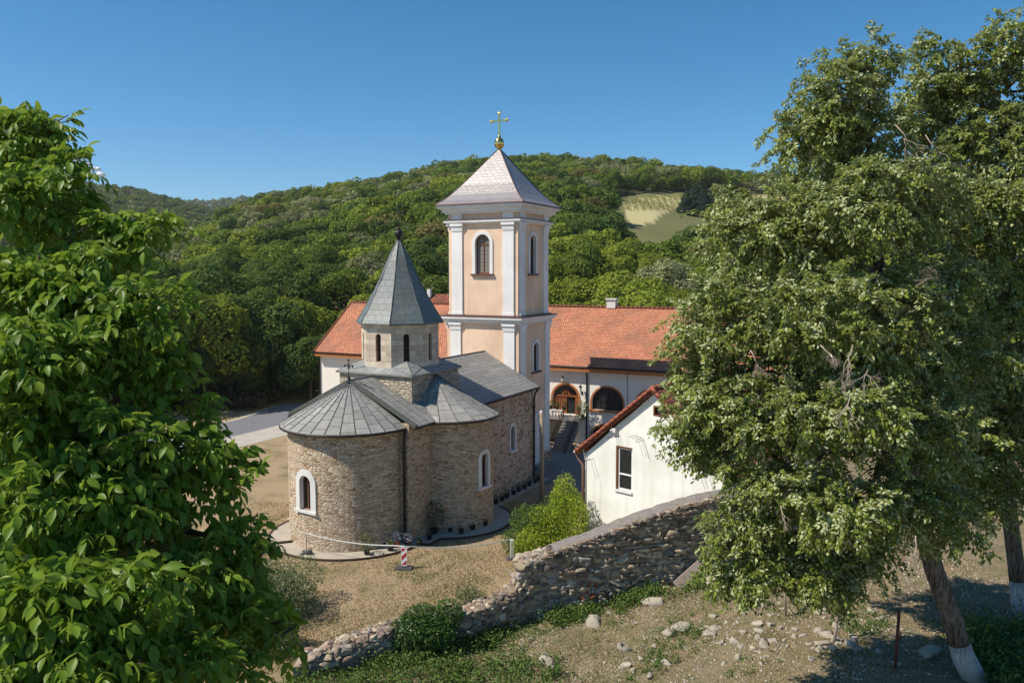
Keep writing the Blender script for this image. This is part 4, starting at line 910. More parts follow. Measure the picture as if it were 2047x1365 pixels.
b.build('stripe', t)
b = mb(M['rubber']); b.hexa([(-.42, -.22, 0), (.42, -.22, 0), (.42, .22, 0), (-.42, .22, 0), (-.37, -.18, .11), (.37, -.18, .11), (.37, .18, .11), (-.37, .18, .11)]); b.box((0, 0, .13), (.2, .16, .06)); b.build('foot', t)
t = thing('white_post', 'short dirty white post holding the end of the tape beside the green bushes', 'post', (0.01, 36.63, 0), R(10))
b = mb(M['postwhite']); b.box((0, 0, .46), (.17, .12, .92)); b.lathe([(.03, .92), (.03, .98), (0, .98)], (0, 0, 0), 8); b.build('shaft', t); b = mb(M['rubber']); b.hexa([(-.28, -.2, 0), (.28, -.2, 0), (.28, .2, 0), (-.28, .2, 0), (-.24, -.16, .08), (.24, -.16, .08), (.24, .16, .08), (-.24, .16, .08)]); b.build('foot', t)
t = thing('metal_stand', 'thin grey metal stake in a dark stone foot near the apse', 'stake', (-9.82, 37.15, .06))
b = mb(M['stone_step']); b.tube([(0, 0, 0), (-.03, 0, 1.08)], .022, 8); b.build('stake', t); V, Fc, Cc = stones(np.array([(0, 0, .07), (.12, .05, .06)]), np.array([(.22, .16, .12), (.14, .12, .10)]), np.array([.2, 1.]), np.array([(.16, .15, .14)] * 2)); link('foot_stone', np_mesh('foot_stone', V, Fc, M['stones'], col=Cc), t)
P = [(-9.85, 37.13, 1.08)] + [(-9.85 + (4.93) * k / 10, 37.13 - 1.8 * k / 10, 1.08 + .02 * k / 10 - .32 * math.sin(math.pi * k / 10) * .55) for k in range(1, 10)] + [(-4.92, 35.33, 1.08)] + [(-4.92 + 4.93 * k / 10, 35.33 + 1.3 * k / 10, 1.08 - .12 * k / 10 - .22 * math.sin(math.pi * k / 10)) for k in range(1, 11)]
b = mb(M['signwhite'])
for a, c in zip(P, P[1:]):
    a, c = Vector(a), Vector(c); d = Vector((0, 0, .022)); n = Vector((0, .006, 0)); b.hexa([a - d - n, a - d + n, c - d + n, c - d - n, a + d - n, a + d + n, c + d + n, c + d - n])
tag(b.build('barrier_tape'), 'white tape strung from the metal stake over the striped panel to the white post', 'tape')
t = thing('timber_beam', 'dark timber beam lying on the grass at the left edge of the apron', 'beam', (-11.6, 38.6, .05), R(20)); b = mb(M['darkwood']); b.box((0, 0, .05), (1.7, .13, .12)); b.build('beam', t)
t = thing('leaning_slab', 'flat pinkish stone slab leaning against the foot of the ruined wall', 'slab', (7.1, 30.9, float(terrain(np.array([7.1]), np.array([30.9]))[0])), R(12))
b = mb(m_plain('pinkish_slab', (.38, .29, .25), .9, .2, 4, bmp=.4)); b.box((0, .1, .42), (1.35, .07, .42), Matrix.Rotation(R(-38), 3, 'Y') @ Matrix.Rotation(R(-18), 3, 'X')); b.build('slab', t)
def tz(x, y): return float(terrain(np.array([x]), np.array([y]))[0])
def hitt(px, py):
    r = ray(px, py); t = 20.
    while t < 3000:
        P = np.array([0, 0, H]) + r * t
        if P[2] < tz(P[0], P[1]): return P
        t += .05 if t < 60 else .5
    return P
p = hitt(1666, 1287); t = thing('dead_sapling', 'dry thin sapling stem leaning among pale stones below the large tree', 'sapling', tuple(p))
b = mb(M['twig']); b.tube([(0, 0, -.1), (.07, 0, .5), (.10, 0, 1.0), (.22, 0, 1.55), (.36, 0, 2.0)], [.06, .05, .042, .034, .02], 8); b.tube([(.12, 0, 1.1), (.3, .1, 1.6), (.42, .1, 2.1)], [.025, .02, .01], 6); b.build('stem', t)
p = hitt(1789, 1336); t = thing('rusty_pole', 'short rusty steel pole standing upright in stony soil left of the whitewashed trunk', 'pole', tuple(p)); b = mb(M['rust']); b.tube([(0, 0, -.2), (.05, 0, 1.82)], .045, 10); b.tube([(.05, 0, 1.2), (.13, 0, 1.1), (.13, 0, .9)], .02, 6); b.build('shaft', t)
p = hitt(1572, 1232); t = thing('fence_stake', 'thin grey wooden stake standing in dry weeds below the tree crown', 'stake', tuple(p)); b = mb(M['postwood']); b.tube([(0, 0, -.1), (-.12, 0, 1.5)], [.035, .03], 8); b.tube([(-.02, 0, .5), (.25, .1, .1)], .012, 5); b.build('shaft', t)
M['reed'] = m_plain('dead_stalk', (.34, .22, .10), .9, .3)
t = thing('dead_stalks', 'dry brown weed stalks standing upright on the lawn edge left of the wall bush', 'weed', tuple(gz(745, 1300)))
b = mb(M['reed'])
for k in range(9): x = random.uniform(-.35, .35); b.tube([(x, random.uniform(-.2, .2), 0), (x + random.uniform(-.06, .06), 0, random.uniform(.7, 1.25))], [.014, .006], 5)
b.build('stalk', t)

# ------------------------------------------------------------------ foliage materials and crowns
M['leaf_pot'] = m_leaf('pot_plant_leaf', (.06, .11, .03)); M['leaf_shrub'] = m_leaf('shrub_leaf', (.10, .175, .03)); M['leaf_bright'] = m_leaf('bright_bamboo_leaf', (.40, .50, .05), trans=.4, warm=(.45, .47, .05))
M['leaf_grey'] = m_leaf('grey_green_leaf', (.16, .19, .09), warm=(.26, .27, .12)); M['leaf_ivy'] = m_leaf('dark_glossy_leaf', (.055, .12, .022), rough=.35, spec=.4)
M['leaf_lime'] = m_leaf('linden_leaf', (.185, .232, .036), back=(.50, .53, .28), trans=.34, rough=.55, var=.55, warm=(.40, .40, .085), warmf=.5); M['leaf_walnut'] = m_leaf('walnut_leaf', (.165, .275, .026), back=(.25, .36, .06), rough=.42, spec=.3, trans=.48, warm=(.34, .42, .045), warmf=.7)
M['leaf_forest'] = m_leaf('forest_leaf', objcol=True, trans=.36, var=.6, rough=.7, spec=.1, warmf=.12); M['leaf_wood'] = m_leaf('far_wood_leaf', trans=.34, var=.6, rough=.7, spec=.1, warmf=.1)
M['flower'] = m_plain('white_flower', (.7, .62, .6), .8, .2)
def lobes_pts(L, n, inner=.25, flat=1.):
    """points in the outer shells of ellipsoid lobes [(cx,cy,cz,rx,ry,rz)], with outward directions"""
    L = np.array(L, float); w = L[:, 3] * L[:, 5] + L[:, 3] * L[:, 4]; k = RNG.choice(len(L), n, p=w / w.sum()); d = rdir(n)
    r = np.where(RNG.random(n) < inner, RNG.uniform(.35, .8, n), RNG.uniform(.8, 1.06, n)); P = L[k, :3] + d * L[k, 3:] * r[:, None]
    o = unit(d / L[k, 3:]); return P, o, k
def shrub(name, label, cat, base, L, n, size, mat, stems=5, tmpl=(T_KITE, F_KITE), wr=.5, up=.35, group=None, part='foliage'):
    t = thing(name, label, cat, base, 0, group); P, o, k = lobes_pts(L, n, .35); keep = P[:, 2] > .03; P, o = P[keep], o[keep]; n = len(P)
    D = unit(o * .8 + rdir(n) * .8 + np.array([0, 0, -.25])); N = unit(o * .5 + rdir(n) * .6 + np.array([0, 0, up]))
    V, Fc, m = leaves(P, D, N, size * RNG.uniform(.6, 1.3, n), size * wr * RNG.uniform(.7, 1.2, n), *tmpl); link(part, np_mesh(part, V, Fc, mat, rnd=np.repeat(RNG.random(n), m)), t)
    b = mb(M['bark']); L = np.array(L)
    for i in range(stems):
        c = L[i % len(L)]; b.tube([(c[0] * .3 + random.uniform(-.1, .1), c[1] * .3, -.05), (c[0] * .7, c[1] * .7, c[2] * .5), (c[0], c[1], c[2])], [.035, .025, .012], 5)
    b.build('stem', t); return t
# pots along the church
def pot_mesh(r, h, mat):
    b = mb(mat); b.lathe([(r * .72, 0), (r, h * .86), (r * 1.08, h * .87), (r * 1.08, h), (r * .92, h), (r * .88, h * .8), (0, h * .8)], (0, 0, 0), 12); return b
def plant_me(h, n, size, mat):
    P, o, k = lobes_pts([(0, 0, h * .55, h * .4, h * .4, h * .5)], n, .5); P[:, 2] = np.abs(P[:, 2]); D = unit(o + rdir(n) * .6); N = rdir(n) + np.array([0, 0, .6]); V, Fc, m = leaves(P, D, N, size, size * .45, T_KITE, F_KITE); return np_mesh('plant', V, Fc, mat, rnd=np.repeat(RNG.random(n), m))
pm = None
def potted(px, py, label, r=.15, h=.24, ph=.3, n=60, sz=.10, mat=None, group=None, pmat=None, z=.06, wp=None):
    q = wp if wp is not None else gz(px, py, z); t = thing('flower_pot', label, 'pot', (q[0], q[1], z), 0, group); pot_mesh(r, h, pmat or M['pot']).build('pot', t)
    o = link('plant', plant_me(ph, n, sz, mat or M['leaf_pot']), t); o.location = (0, 0, h * .8); return t
proto = potted(0, 0, 'black pot with a low plant in the row along the shaded nave wall', group='black pots along the nave wall', wp=(*loc2w(9.9, -4.35), .06))
for i, (x, y) in enumerate([(10.6, -4.3), (11.3, -4.35), (12.0, -4.3), (12.8, -4.35), (13.6, -4.3), (14.3, -4.35), (15.1, -4.3), (15.9, -4.35), (16.5, -4.3)]):
    c = copy_tree(proto, children(proto)); w = loc2w(x, y); c.location = (w[0], w[1], .06); c.rotation_euler.z = random.uniform(0, 6)
proto2 = potted(900, 1062, 'small black pot in the row round the foot of the side apse', group='black pots round the side apse', ph=.16, n=24)
for px, py in ((922, 1066), (945, 1058), (970, 1050), (858, 1078), (839, 1090)):
    c = copy_tree(proto2, children(proto2)); w = gz(px, py, .06); c.location = (w[0], w[1], .06); c.rotation_euler.z = random.uniform(0, 6)
potted(868, 1066, 'black pot with a tall dark leafy plant in the corner beside the side apse', .2, .3, 1.3, 260, .16)
potted(733, 1108, 'black pot with a yellow green leafy plant on the apron in front of the apse', .15, .24, .75, 120, .14, M['leaf_grey'])
potted(793, 1092, 'terracotta pot with pink white flowers beside the downpipe', .16, .26, .5, 110, .11, M['flower'], pmat=M['terra'])
potted(766, 1092, 'black pot with white flowers left of the downpipe foot', .14, .22, .6, 120, .11, M['flower'])
potted(780, 1100, 'low black pot with grey green leaves between the flower pots', .16, .18, .35, 90, .12, M['leaf_grey'])
potted(815, 1090, 'black pot with reddish flowers right of the downpipe foot', .16, .24, .45, 90, .1, M['flower'])
def kpot(v, z, lab, ph=.5, u=26.6, **k): w = kpt(u, v, z); z = max(w[2], .02); return potted(0, 0, lab, ph=ph, z=z, wp=(w[0], w[1], z), **k)
kpot(-.75, 3.08, 'flower box with trailing green plants left of the landing in front of the carved door', .45, 25.87, n=120, sz=.12); kpot(-.2, 3.08, 'flower pot with small leaves mid landing in front of the carved door', .4, 25.87, n=110, sz=.12); kpot(.35, 3.08, 'flower pot with light leaves beside the open half of the carved door', .5, 25.87, n=110, sz=.12)
kpot(1.75, 2.53, 'pot with a pale drooping plant by the stair rail under the arched window', 1.0, 26.2, n=190, sz=.2, mat=M['leaf_grey']); kpot(-.9, .75, 'pot with a spiky dark plant standing in the lower arch beside the stairs', .7, 25.2, n=70, sz=.3); kpot(-.6, .02, 'black pot with dark leaves on the ground at the foot of the stairs', .4, 24.2, n=60, sz=.14)

# bushes by the gabled house, at the wall and on the left
shrub('green_shrub', 'dark green leafy shrub beside the white post, left of the bright bamboo', 'shrub', (1.5, 38.0, 0), [(-1.3, -.6, .6, .7, .7, .6), (-.9, -.2, 1.6, .7, .7, .6), (-.9, -.4, .7, .8, .8, .7), (0, 0, 1.1, 1.0, .9, 1.1), (.5, -.5, .8, .9, .9, .8), (-.4, -.6, 1.6, .7, .7, .7), (.5, .1, 1.9, .7, .7, .7), (.2, -.9, .5, .8, .6, .5)], 9000, .12, M['leaf_shrub'])
shrub('bamboo_clump', 'bright yellow green bamboo clump against the corner of the gabled house', 'bamboo', (2.45, 37.5, 0), [(-1.7, -.9, .7, .7, .6, .65), (-1.3, -.6, .9, .7, .6, .7), (-1.0, -.2, 1.7, .6, .5, .6), (.7, -.4, 1.9, .5, .5, .8), (.1, .2, 3.0, .5, .5, .8), (.1, 0, 2.0, .75, .6, .9), (-.5, -.3, 1.5, .7, .6, .7), (.4, -.5, 1.2, .6, .5, .8), (-.7, -.7, .8, .6, .5, .6), (0, -.6, .6, .9, .5, .6), (-.2, .1, 2.6, .4, .4, .6), (.55, -.2, 2.5, .35, .35, .6)], 11000, .17, M['leaf_bright'], 8, wr=.22, up=.2)
q = gz(850, 1322); shrub('wall_bush', 'dense dark green glossy bush growing over the broken low end of the ruined wall', 'bush', (-3.1, 27.4, 0), [(-.5, -.2, .75, .75, .6, .6), (.3, -.2, .85, .8, .6, .6), (-.1, .1, 1.15, .7, .6, .5), (.8, .2, 1.25, .55, .5, .5), (-.9, -.1, .45, .5, .5, .4)], 9000, .085, M['leaf_ivy'], tmpl=(T_LIME, F_LIME), wr=.8)
shrub('twiggy_bush', 'light twiggy olive bush growing behind the low broken wall, right of the dense bush', 'bush', (-1.45, 29.4, 0), [(0, 0, .85, .6, .5, .5), (.5, .1, .55, .5, .5, .4), (-.3, 0, 1.2, .4, .4, .45), (.9, 0, .4, .4, .4, .35)], 2600, .13, M['leaf_grey'], 9, wr=.3)
LSH = [((-9.6, 31.2), 1.5, 'grey green hedge shrub below the walnut leaves, nearest the apse'), ((-9.9, 29.2), 1.6, 'grey green hedge shrub below the walnut leaves, middle of the three'), ((-8.9, 27.0), 1.2, 'grey green hedge shrub at the lower edge of the lawn beside the walnut leaves')]
for (x, y), s, lab in LSH: shrub('hedge_shrub', lab, 'shrub', (x, y, 0), [(random.uniform(-.7, .7) * s, random.uniform(-.6, .6) * s, random.uniform(.3, .9) * s, .6 * s, .6 * s, .5 * s) for _ in range(6)], 6500, .11, M['leaf_grey'], group='hedge shrubs left of the lawn')

# ------------------------------------------------------------------ silver lindens on the right
def spray_leaves(C, O, n, length, size, droop=.35, flip=.3):
    """drooping sprays: n leaves along each twig"""
    m = len(C); tw = unit(O * .8 + rdir(m) * .7 + np.array([0, 0, -droop * .4])); side = unit(np.cross(tw, np.array([0, 0, 1.]) + rdir(m) * .3))
    s = RNG.uniform(0, 1, (m, n)); sg = np.where(RNG.random((m, n)) < .5, -1., 1.)
    P = C[:, None] + tw[:, None] * (s * length)[..., None] + np.array([0, 0, -1.]) * (s ** 2 * droop * length)[..., None] + side[:, None] * (sg * RNG.uniform(.02, .16, (m, n)) * length)[..., None] + RNG.normal(0, .05 * length, (m, n, 3))
    D = unit(tw[:, None] * .55 + side[:, None] * (sg * .5)[..., None] + np.array([0, 0, -.5]) + RNG.normal(0, .35, (m, n, 3)))
    N = np.array([0, 0, 1.]) + O[:, None] * .35 + RNG.normal(0, .40, (m, n, 3))
    f = RNG.random((m, n)) < flip[:, None]; N = np.where(f[..., None], -N, N)
    return P.reshape(-1, 3), D.reshape(-1, 3), N.reshape(-1, 3)
def lobe_px(px, py, D, rx, rz, dep=None):
    c = at(px, py, D); k = D / F_; return (c[0], c[1], c[2], rx * k, (dep or (rx + rz) / 2) * k, rz * k)
def sublobes(L, n, k=.42, core=.62):
    out = []
    for l in np.asarray(L):
        out.append((*l[:3], *(l[3:] * core)))
        for d in rdir(n): out.append((*(l[:3] + d * l[3:] * RNG.uniform(.58, .82)), *(l[3:] * k * RNG.uniform(.6, 1.1))))
    return np.array(out)
def limb(b, p, q, r0, r1, sag=.0, n=6, k=7):
    p, q = Vector(p), Vector(q); P = []
    for i in range(n + 1):
        t = i / n; v = p.lerp(q, t); v.z += sag * math.sin(math.pi * t); v += Vector((random.uniform(-1, 1), random.uniform(-1, 1), random.uniform(-1, 1))) * .04 * (p - q).length * (0 < i < n); P.append(v)
    b.tube(P, [r0 + (r1 - r0) * i / n for i in range(n + 1)], k); return P
def big_tree(name, label, cat, base, tp, trad, L, ncl, nleaf, length, size, mat, tmpl, wr, wash=1.3, silver=True):
    t = thing(name, label, cat, base); B = np.array(base); tp = [Vector(p) - Vector(base) for p in tp]
    # trunk in two parts: whitewashed foot, bark above
    z0 = tp[0].z; k = next(i for i, p in enumerate(tp) if p.z - z0 > wash) if wash else 0
    if wash:
        f = (wash - (tp[k - 1].z - z0)) / (tp[k].z - tp[k - 1].z); m = tp[k - 1].lerp(tp[k], f); rm = trad[k - 1] + (trad[k] - trad[k - 1]) * f
        b = mb(M['whitewash']); b.tube(tp[:k] + [m], trad[:k] + [rm], 14); b.build('whitewashed_trunk', t); P, Rr = [m] + tp[k:], [rm] + trad[k:]
    else: P, Rr = tp, trad
    b = mb(M['bark']); b.tube(P, Rr, 14); b.build('trunk', t)
    Lr = np.array(L) - np.concatenate([B, [0, 0, 0]]); b = mb(M['bark']); ends = []
    for l in Lr:
        c = Vector(l[:3]); ap = min(P[3:], key=lambda p: (p - c).length + max(0, p.z - c.z) * .8); pts = limb(b, ap, c, .09, .03, .2); ends.append((c, l))
        for _ in range(7):
            d = Vector(rdir(1)[0]); e = c + Vector((d.x * l[3], d.y * l[4], abs(d.z) * l[5] * .8)) * .85; limb(b, pts[3], e, .035, .008, .05, 4, 5)
    b.build('limb', t)
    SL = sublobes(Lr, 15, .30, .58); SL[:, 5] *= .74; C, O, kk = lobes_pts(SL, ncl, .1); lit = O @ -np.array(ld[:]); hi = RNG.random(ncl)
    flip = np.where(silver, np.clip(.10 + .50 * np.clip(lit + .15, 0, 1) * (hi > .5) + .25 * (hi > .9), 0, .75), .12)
    Pl, D, N = spray_leaves(C, O, nleaf, length, size, flip=flip); n = len(Pl)
    V, Fc, m = leaves(Pl, D, N, size * RNG.uniform(.7, 1.25, n), size * wr * RNG.uniform(.75, 1.15, n), *tmpl)
    link('crown', np_mesh('crown', V, Fc, mat, rnd=np.repeat(np.clip(RNG.normal(.45, .2, n) + np.repeat(RNG.normal(0, .12, ncl), nleaf), 0, 1), m)), t); return t
DA = 22.
LA = [lobe_px(*a) for a in [(1675, 185, 22, 115, 95), (1605, 285, 22, 75, 65), (1740, 130, 22, 60, 55), (1740, 290, 22.5, 90, 100), (1555, 470, 21, 125, 110), (1470, 440, 22, 80, 75), (1680, 420, 20.5, 130, 115), (1800, 430, 21.5, 110, 110), (1480, 640, 21, 140, 90), (1400, 640, 22, 60, 50), (1640, 620, 19.5, 150, 110), (1800, 620, 20, 130, 120), (1400, 740, 22, 78, 60), (1530, 800, 20.5, 140, 95), (1700, 800, 19, 150, 110), (1850, 830, 20, 130, 110), (1410, 860, 22, 72, 62), (1560, 950, 20.5, 115, 75), (1500, 1050, 21, 95, 55), (1450, 1110, 21.5, 62, 48), (1690, 1010, 19, 150, 95), (1850, 1010, 19.5, 110, 85), (1590, 1130, 20.5, 85, 60), (1720, 1120, 20, 80, 50), (1560, 600, 25, 150, 140), (1700, 800, 25, 190, 150), (1650, 330, 24.5, 110, 100), (1680, 1170, 20.2, 40, 40), (1440, 900, 21.5, 60, 45), (1390, 850, 21.8, 62, 62), (1430, 780, 21, 80, 60), (1480, 1140, 21, 60, 45), (1870, 560, 22, 90, 110), (1900, 720, 22, 110, 110), (1860, 380, 23, 70, 90), (1640, 1150, 21, 80, 45), (1520, 1120, 21, 70, 55)]]
bx = at(1950, 1395, 22.5); zb = tz(bx[0], 22.5)
tA = [(bx[0], 22.5, zb - .1)] + [tuple(at(px, py, 22.3)) for px, py in ((1925, 1310), (1905, 1240), (1868, 1140), (1840, 1040), (1810, 900), (1780, 740), (1760, 560), (1745, 400), (1735, 250))]
big_tree('silver_linden', 'large silver leaved linden with leaning whitewashed trunk in the right foreground', 'tree', (bx[0], 22.5, zb), tA, [.36, .31, .285, .265, .25, .23, .20, .16, .11, .06], LA, 6600, 46, .56, .112, M['leaf_lime'], (T_LIME, F_LIME), .62)
LB = [lobe_px(*a) for a in [(1890, 150, 26, 75, 85), (1985, 120, 26, 75, 85), (1935, 250, 26, 100, 90), (2060, 190, 26, 80, 110), (1920, 400, 25, 110, 110), (2060, 420, 25, 120, 130), (1980, 580, 24.5, 130, 120), (2090, 700, 24.5, 130, 130), (1960, 780, 24.5, 130, 120), (2050, 930, 24.5, 120, 90), (1940, 960, 25, 120, 80), (2120, 250, 27, 110, 160), (1900, 330, 27, 90, 90), (1840, 220, 26.5, 50, 60), (2030, 300, 25.5, 90, 110), (1880, 880, 24.5, 120, 110), (2060, 800, 23.5, 100, 120)]]
bx2 = at(2042, 1240, 27.); zb2 = tz(bx2[0], 27.)
tB = [(bx2[0], 27., zb2 - .1)] + [tuple(at(px, py, 27.)) for px, py in ((2038, 1190), (2030, 1120), (2018, 1030), (2010, 900), (2005, 700), (1990, 500), (1975, 330), (1960, 200))]
big_tree('silver_linden', 'second silver linden at the right edge, its trunk standing behind the leaning one', 'tree', (bx2[0], 27., zb2), tB, [.31, .28, .26, .245, .22, .20, .16, .12, .06], LB, 3900, 44, .6, .118, M['leaf_lime'], (T_LIME, F_LIME), .65)

# ------------------------------------------------------------------ walnut in the left foreground
LW = [lobe_px(*a) for a in [(-40, 300, 7., 95, 95), (50, 262, 6.8, 62, 60), (120, 250, 6.8, 35, 25), (150, 325, 6.6, 30, 22), (70, 400, 6.4, 110, 90), (215, 470, 6.3, 75, 45), (110, 560, 6.0, 160, 90), (305, 455, 6.3, 34, 22), (335, 600, 6.0, 30, 30), (235, 640, 5.8, 90, 80), (70, 720, 5.3, 180, 100), (310, 740, 5.8, 65, 60), (375, 800, 5.8, 36, 35), (165, 860, 5.2, 200, 90), (375, 890, 5.6, 75, 45), (440, 940, 5.6, 52, 35), (500, 958, 5.6, 18, 16), (110, 1010, 5.0, 195, 100), (310, 1010, 5.4, 105, 75), (450, 1080, 5.5, 72, 50), (525, 1108, 5.5, 34, 26), (135, 1180, 4.4, 180, 105), (335, 1180, 5.0, 125, 90), (490, 1220, 5.3, 60, 38), (585, 1255, 5.3, 34, 20), (90, 1320, 4.1, 170, 100), (310, 1330, 4.4, 120, 85), (470, 1335, 5.0, 60, 50), (40, 900, 6.3, 220, 200), (170, 1150, 6.3, 230, 220), (40, 560, 7.2, 140, 140), (420, 1180, 5.6, 80, 60)]]
wb = (-6.2, 7.6, 0.)
wt = thing('walnut_tree', 'walnut tree with large glossy green leaves filling the left foreground', 'tree', wb)
b = mb(M['bark']); TP = [Vector(p) for p in ((0, 0, -.2), (.1, -.1, 2.), (.3, -.2, 4.5), (.7, -.4, 7.), (1.2, -.7, 9.2), (1.5, -.9, 11.), (1.5, -1.0, 12.6), (1.3, -.9, 13.8))]; b.tube(TP, [.30, .26, .23, .19, .15, .11, .07, .03], 12); b.build('trunk', wt)
Lr = np.array(LW) - np.array([*wb, 0, 0, 0]); b = mb(M['bark'])
for l in Lr:
    c = Vector(l[:3]); ap = min(TP[2:], key=lambda p: (p - c).length + max(0, p.z - c.z + .3) * 3); pts = limb(b, ap, c, .035, .012, .1)
    for _ in range(5): d = Vector(rdir(1)[0]); limb(b, pts[4], c + Vector((d.x * l[3], d.y * l[4], d.z * l[5])) * .9, .010, .004, .02, 3, 5)
b.build('limb', wt)
NT = 3000; SL = sublobes(Lr, 13, .27, .5); SL[:, 5] *= .75; C, O, kk = lobes_pts(SL, NT, .15)
# each shoot tip carries several compound leaves: rachis with paired leaflets and a terminal one
NC = 3; tipd = unit(O * .9 + rdir(NT) * .35 + np.array([0, 0, .25])); Cc_ = np.repeat(C, NC, 0); n = len(Cc_)
rd = unit(np.repeat(tipd, NC, 0) * .7 + rdir(n) * .75 + np.array([0, 0, .1])); sd_ = unit(np.cross(rd, np.array([0, 0, 1.]))); upv = unit(np.cross(sd_, rd)); RL = RNG.uniform(.13, .24, n)
Ps_, Ds_, Ns_, Ls_ = [], [], [], []
for f, sg, sz in ((.35, -1, .055), (.35, 1, .055), (.62, -1, .075), (.62, 1, .075), (.85, -1, .085), (.85, 1, .085), (1.0, 0, .10)):
    s = f * RL; Ps_.append(Cc_ + rd * s[:, None] + np.array([0, 0, -1.]) * (s * f * .45)[:, None])
    Ds_.append(unit(rd * (.45 if sg else 1.) + sd_ * sg * .8 + np.array([0, 0, -.55 - .3 * f]) + RNG.normal(0, .2, (n, 3)))); Ns_.append(upv + sd_ * sg * -.1 + RNG.normal(0, .22, (n, 3))); Ls_.append(sz * RNG.uniform(.8, 1.2, n))
Pw, Dw, Nw, Lw = np.concatenate(Ps_), np.concatenate(Ds_), np.concatenate(Ns_), np.concatenate(Ls_)
V, Fc, m = leaves(Pw, Dw, Nw, Lw, Lw * RNG.uniform(.44, .56, len(Lw)), T_WAL, F_WAL); shade = np.clip(RNG.normal(.45, .2, len(Lw)), 0, 1)
link('crown', np_mesh('crown', V, Fc, M['leaf_walnut'], rnd=np.repeat(shade, m), smooth=True), wt)

# ------------------------------------------------------------------ the woods
def crown_np(seed, n, size, nl=16, wide=.40, cone=False, lr=(.13, .22)):
    """unit-height crown: leaf clumps over the lobes of an uneven crown"""
    g = np.random.default_rng(seed); L = []
    for i in range(nl):
        d = unit(g.normal(size=3)); k = g.uniform(.45, .85); r = g.uniform(*lr)
        if cone:
            z = g.uniform(.1, .9); a = g.uniform(0, 6.3); q = wide * (1 - z) * .8; c = (q * math.cos(a), q * math.sin(a), z); r = .05 + .14 * (1 - z)
        else: c = (d[0] * wide * k, d[1] * wide * k, .56 + d[2] * .32 * k)
        L.append((*c, r, r, r * .82))
    L.append((0, 0, .55, wide * .6, wide * .6, .26)); L = np.array(L)
    w = L[:, 3] ** 2; k = g.choice(len(L), n * 2, p=w / w.sum()); d = unit(g.normal(size=(n * 2, 3))); P = L[k, :3] + d * L[k, 3:] * g.uniform(.82, 1.06, n * 2)[:, None]
    inside = np.zeros(len(P), bool)
    for l in L: inside |= (((P - l[:3]) / l[3:]) ** 2).sum(1) < .62
    P, d = P[~inside][:n], d[~inside][:n]; n = len(P); ok = P[:, 2] > .06; P, d = P[ok], d[ok]; n = len(P)
    N = unit(d * .9 + g.normal(size=(n, 3)) * .45 + np.array([0, 0, .35])); D = unit(np.cross(N, g.normal(size=(n, 3)))) ; s = size * g.uniform(.6, 1.35, n)
    P = P - D * s[:, None] * .5
    V, F_, m = leaves(P, D, N, s, s * .8, T_KITE, F_KITE); return V, F_, np.repeat(np.clip(g.normal(.45, .2, n), 0, 1), m)
PALET = [((.150, .205, .034), 'mid green'), ((.085, .135, .034), 'dark green'), ((.24, .285, .038), 'yellow green'), ((.28, .285, .14), 'silvery grey green'), ((.22, .175, .065), 'browning')]
PROB = [.38, .24, .27, .07, .04]
def tree_mesh(name, seed, n, size, trunk=True, **k):
    V, F_, r = crown_np(seed, n, size, **k); return np_mesh(name, V, F_, M['leaf_forest'], rnd=r)
HI = [tree_mesh('crown', 100 + i, 11000, .028, nl=26 + 2 * i, wide=.42 + .03 * (i % 3), lr=(.08, .19)) for i in range(5)]
MID = [tree_mesh('tree', 200 + i, 4600, .042, nl=26 + 2 * i, wide=.44 + .03 * (i % 3), lr=(.08, .19)) for i in range(5)]
b = mb(M['bark']); b.tube([(0, 0, -.05), (.01, 0, .2), (-.01, .01, .42), (0, 0, .7)], [.022, .018, .014, .005], 8)
for i in range(6): a = i * 1.05; b.tube([(0, 0, .22 + .04 * i), (.12 * math.cos(a), .12 * math.sin(a), .38 + .05 * i), (.24 * math.cos(a), .24 * math.sin(a), .46 + .06 * i)], [.012, .008, .003], 5)
tk = b.build('trunk'); TRUNK = tk.data; bpy.data.objects.remove(tk)
ROAD = np.array([(-52, 44), (-40, 52.5), (-30, 60), (-24.6, 68), (-22, 76), (-21, 92)], float)
def road_d(x, y):
    best = 1e9; p = np.array([x, y])
    for a, c in zip(ROAD, ROAD[1:]): d = c - a; t = np.clip(((p - a) @ d) / (d @ d), 0, 1); best = min(best, np.linalg.norm(p - a - d * t))
    return best
cand = []
def candidates(y0, y1, sp, hmin, hmax):
    for y in np.arange(y0, y1, sp * .9):
        for x in np.arange(-.72 * y, .72 * y, sp):
            X, Y = x + random.uniform(-.5, .5) * sp, y + random.uniform(-.45, .45) * sp
            q = np.array([X, Y]) - O2; uu, vv = q @ UX, q @ VX
            if vv > -28 and uu < 43.5: continue
            if X < -10 and road_d(X, Y) < 5.5: continue
            if X < -8 and Y < 80 + .0 * X: continue
            cand.append((X, Y, random.uniform(hmin, hmax)))
candidates(78, 130, 5.2, 6.5, 12.); candidates(130, 215, 6.6, 7.5, 13.); candidates(215, 445, 8.0, 8., 13.5)
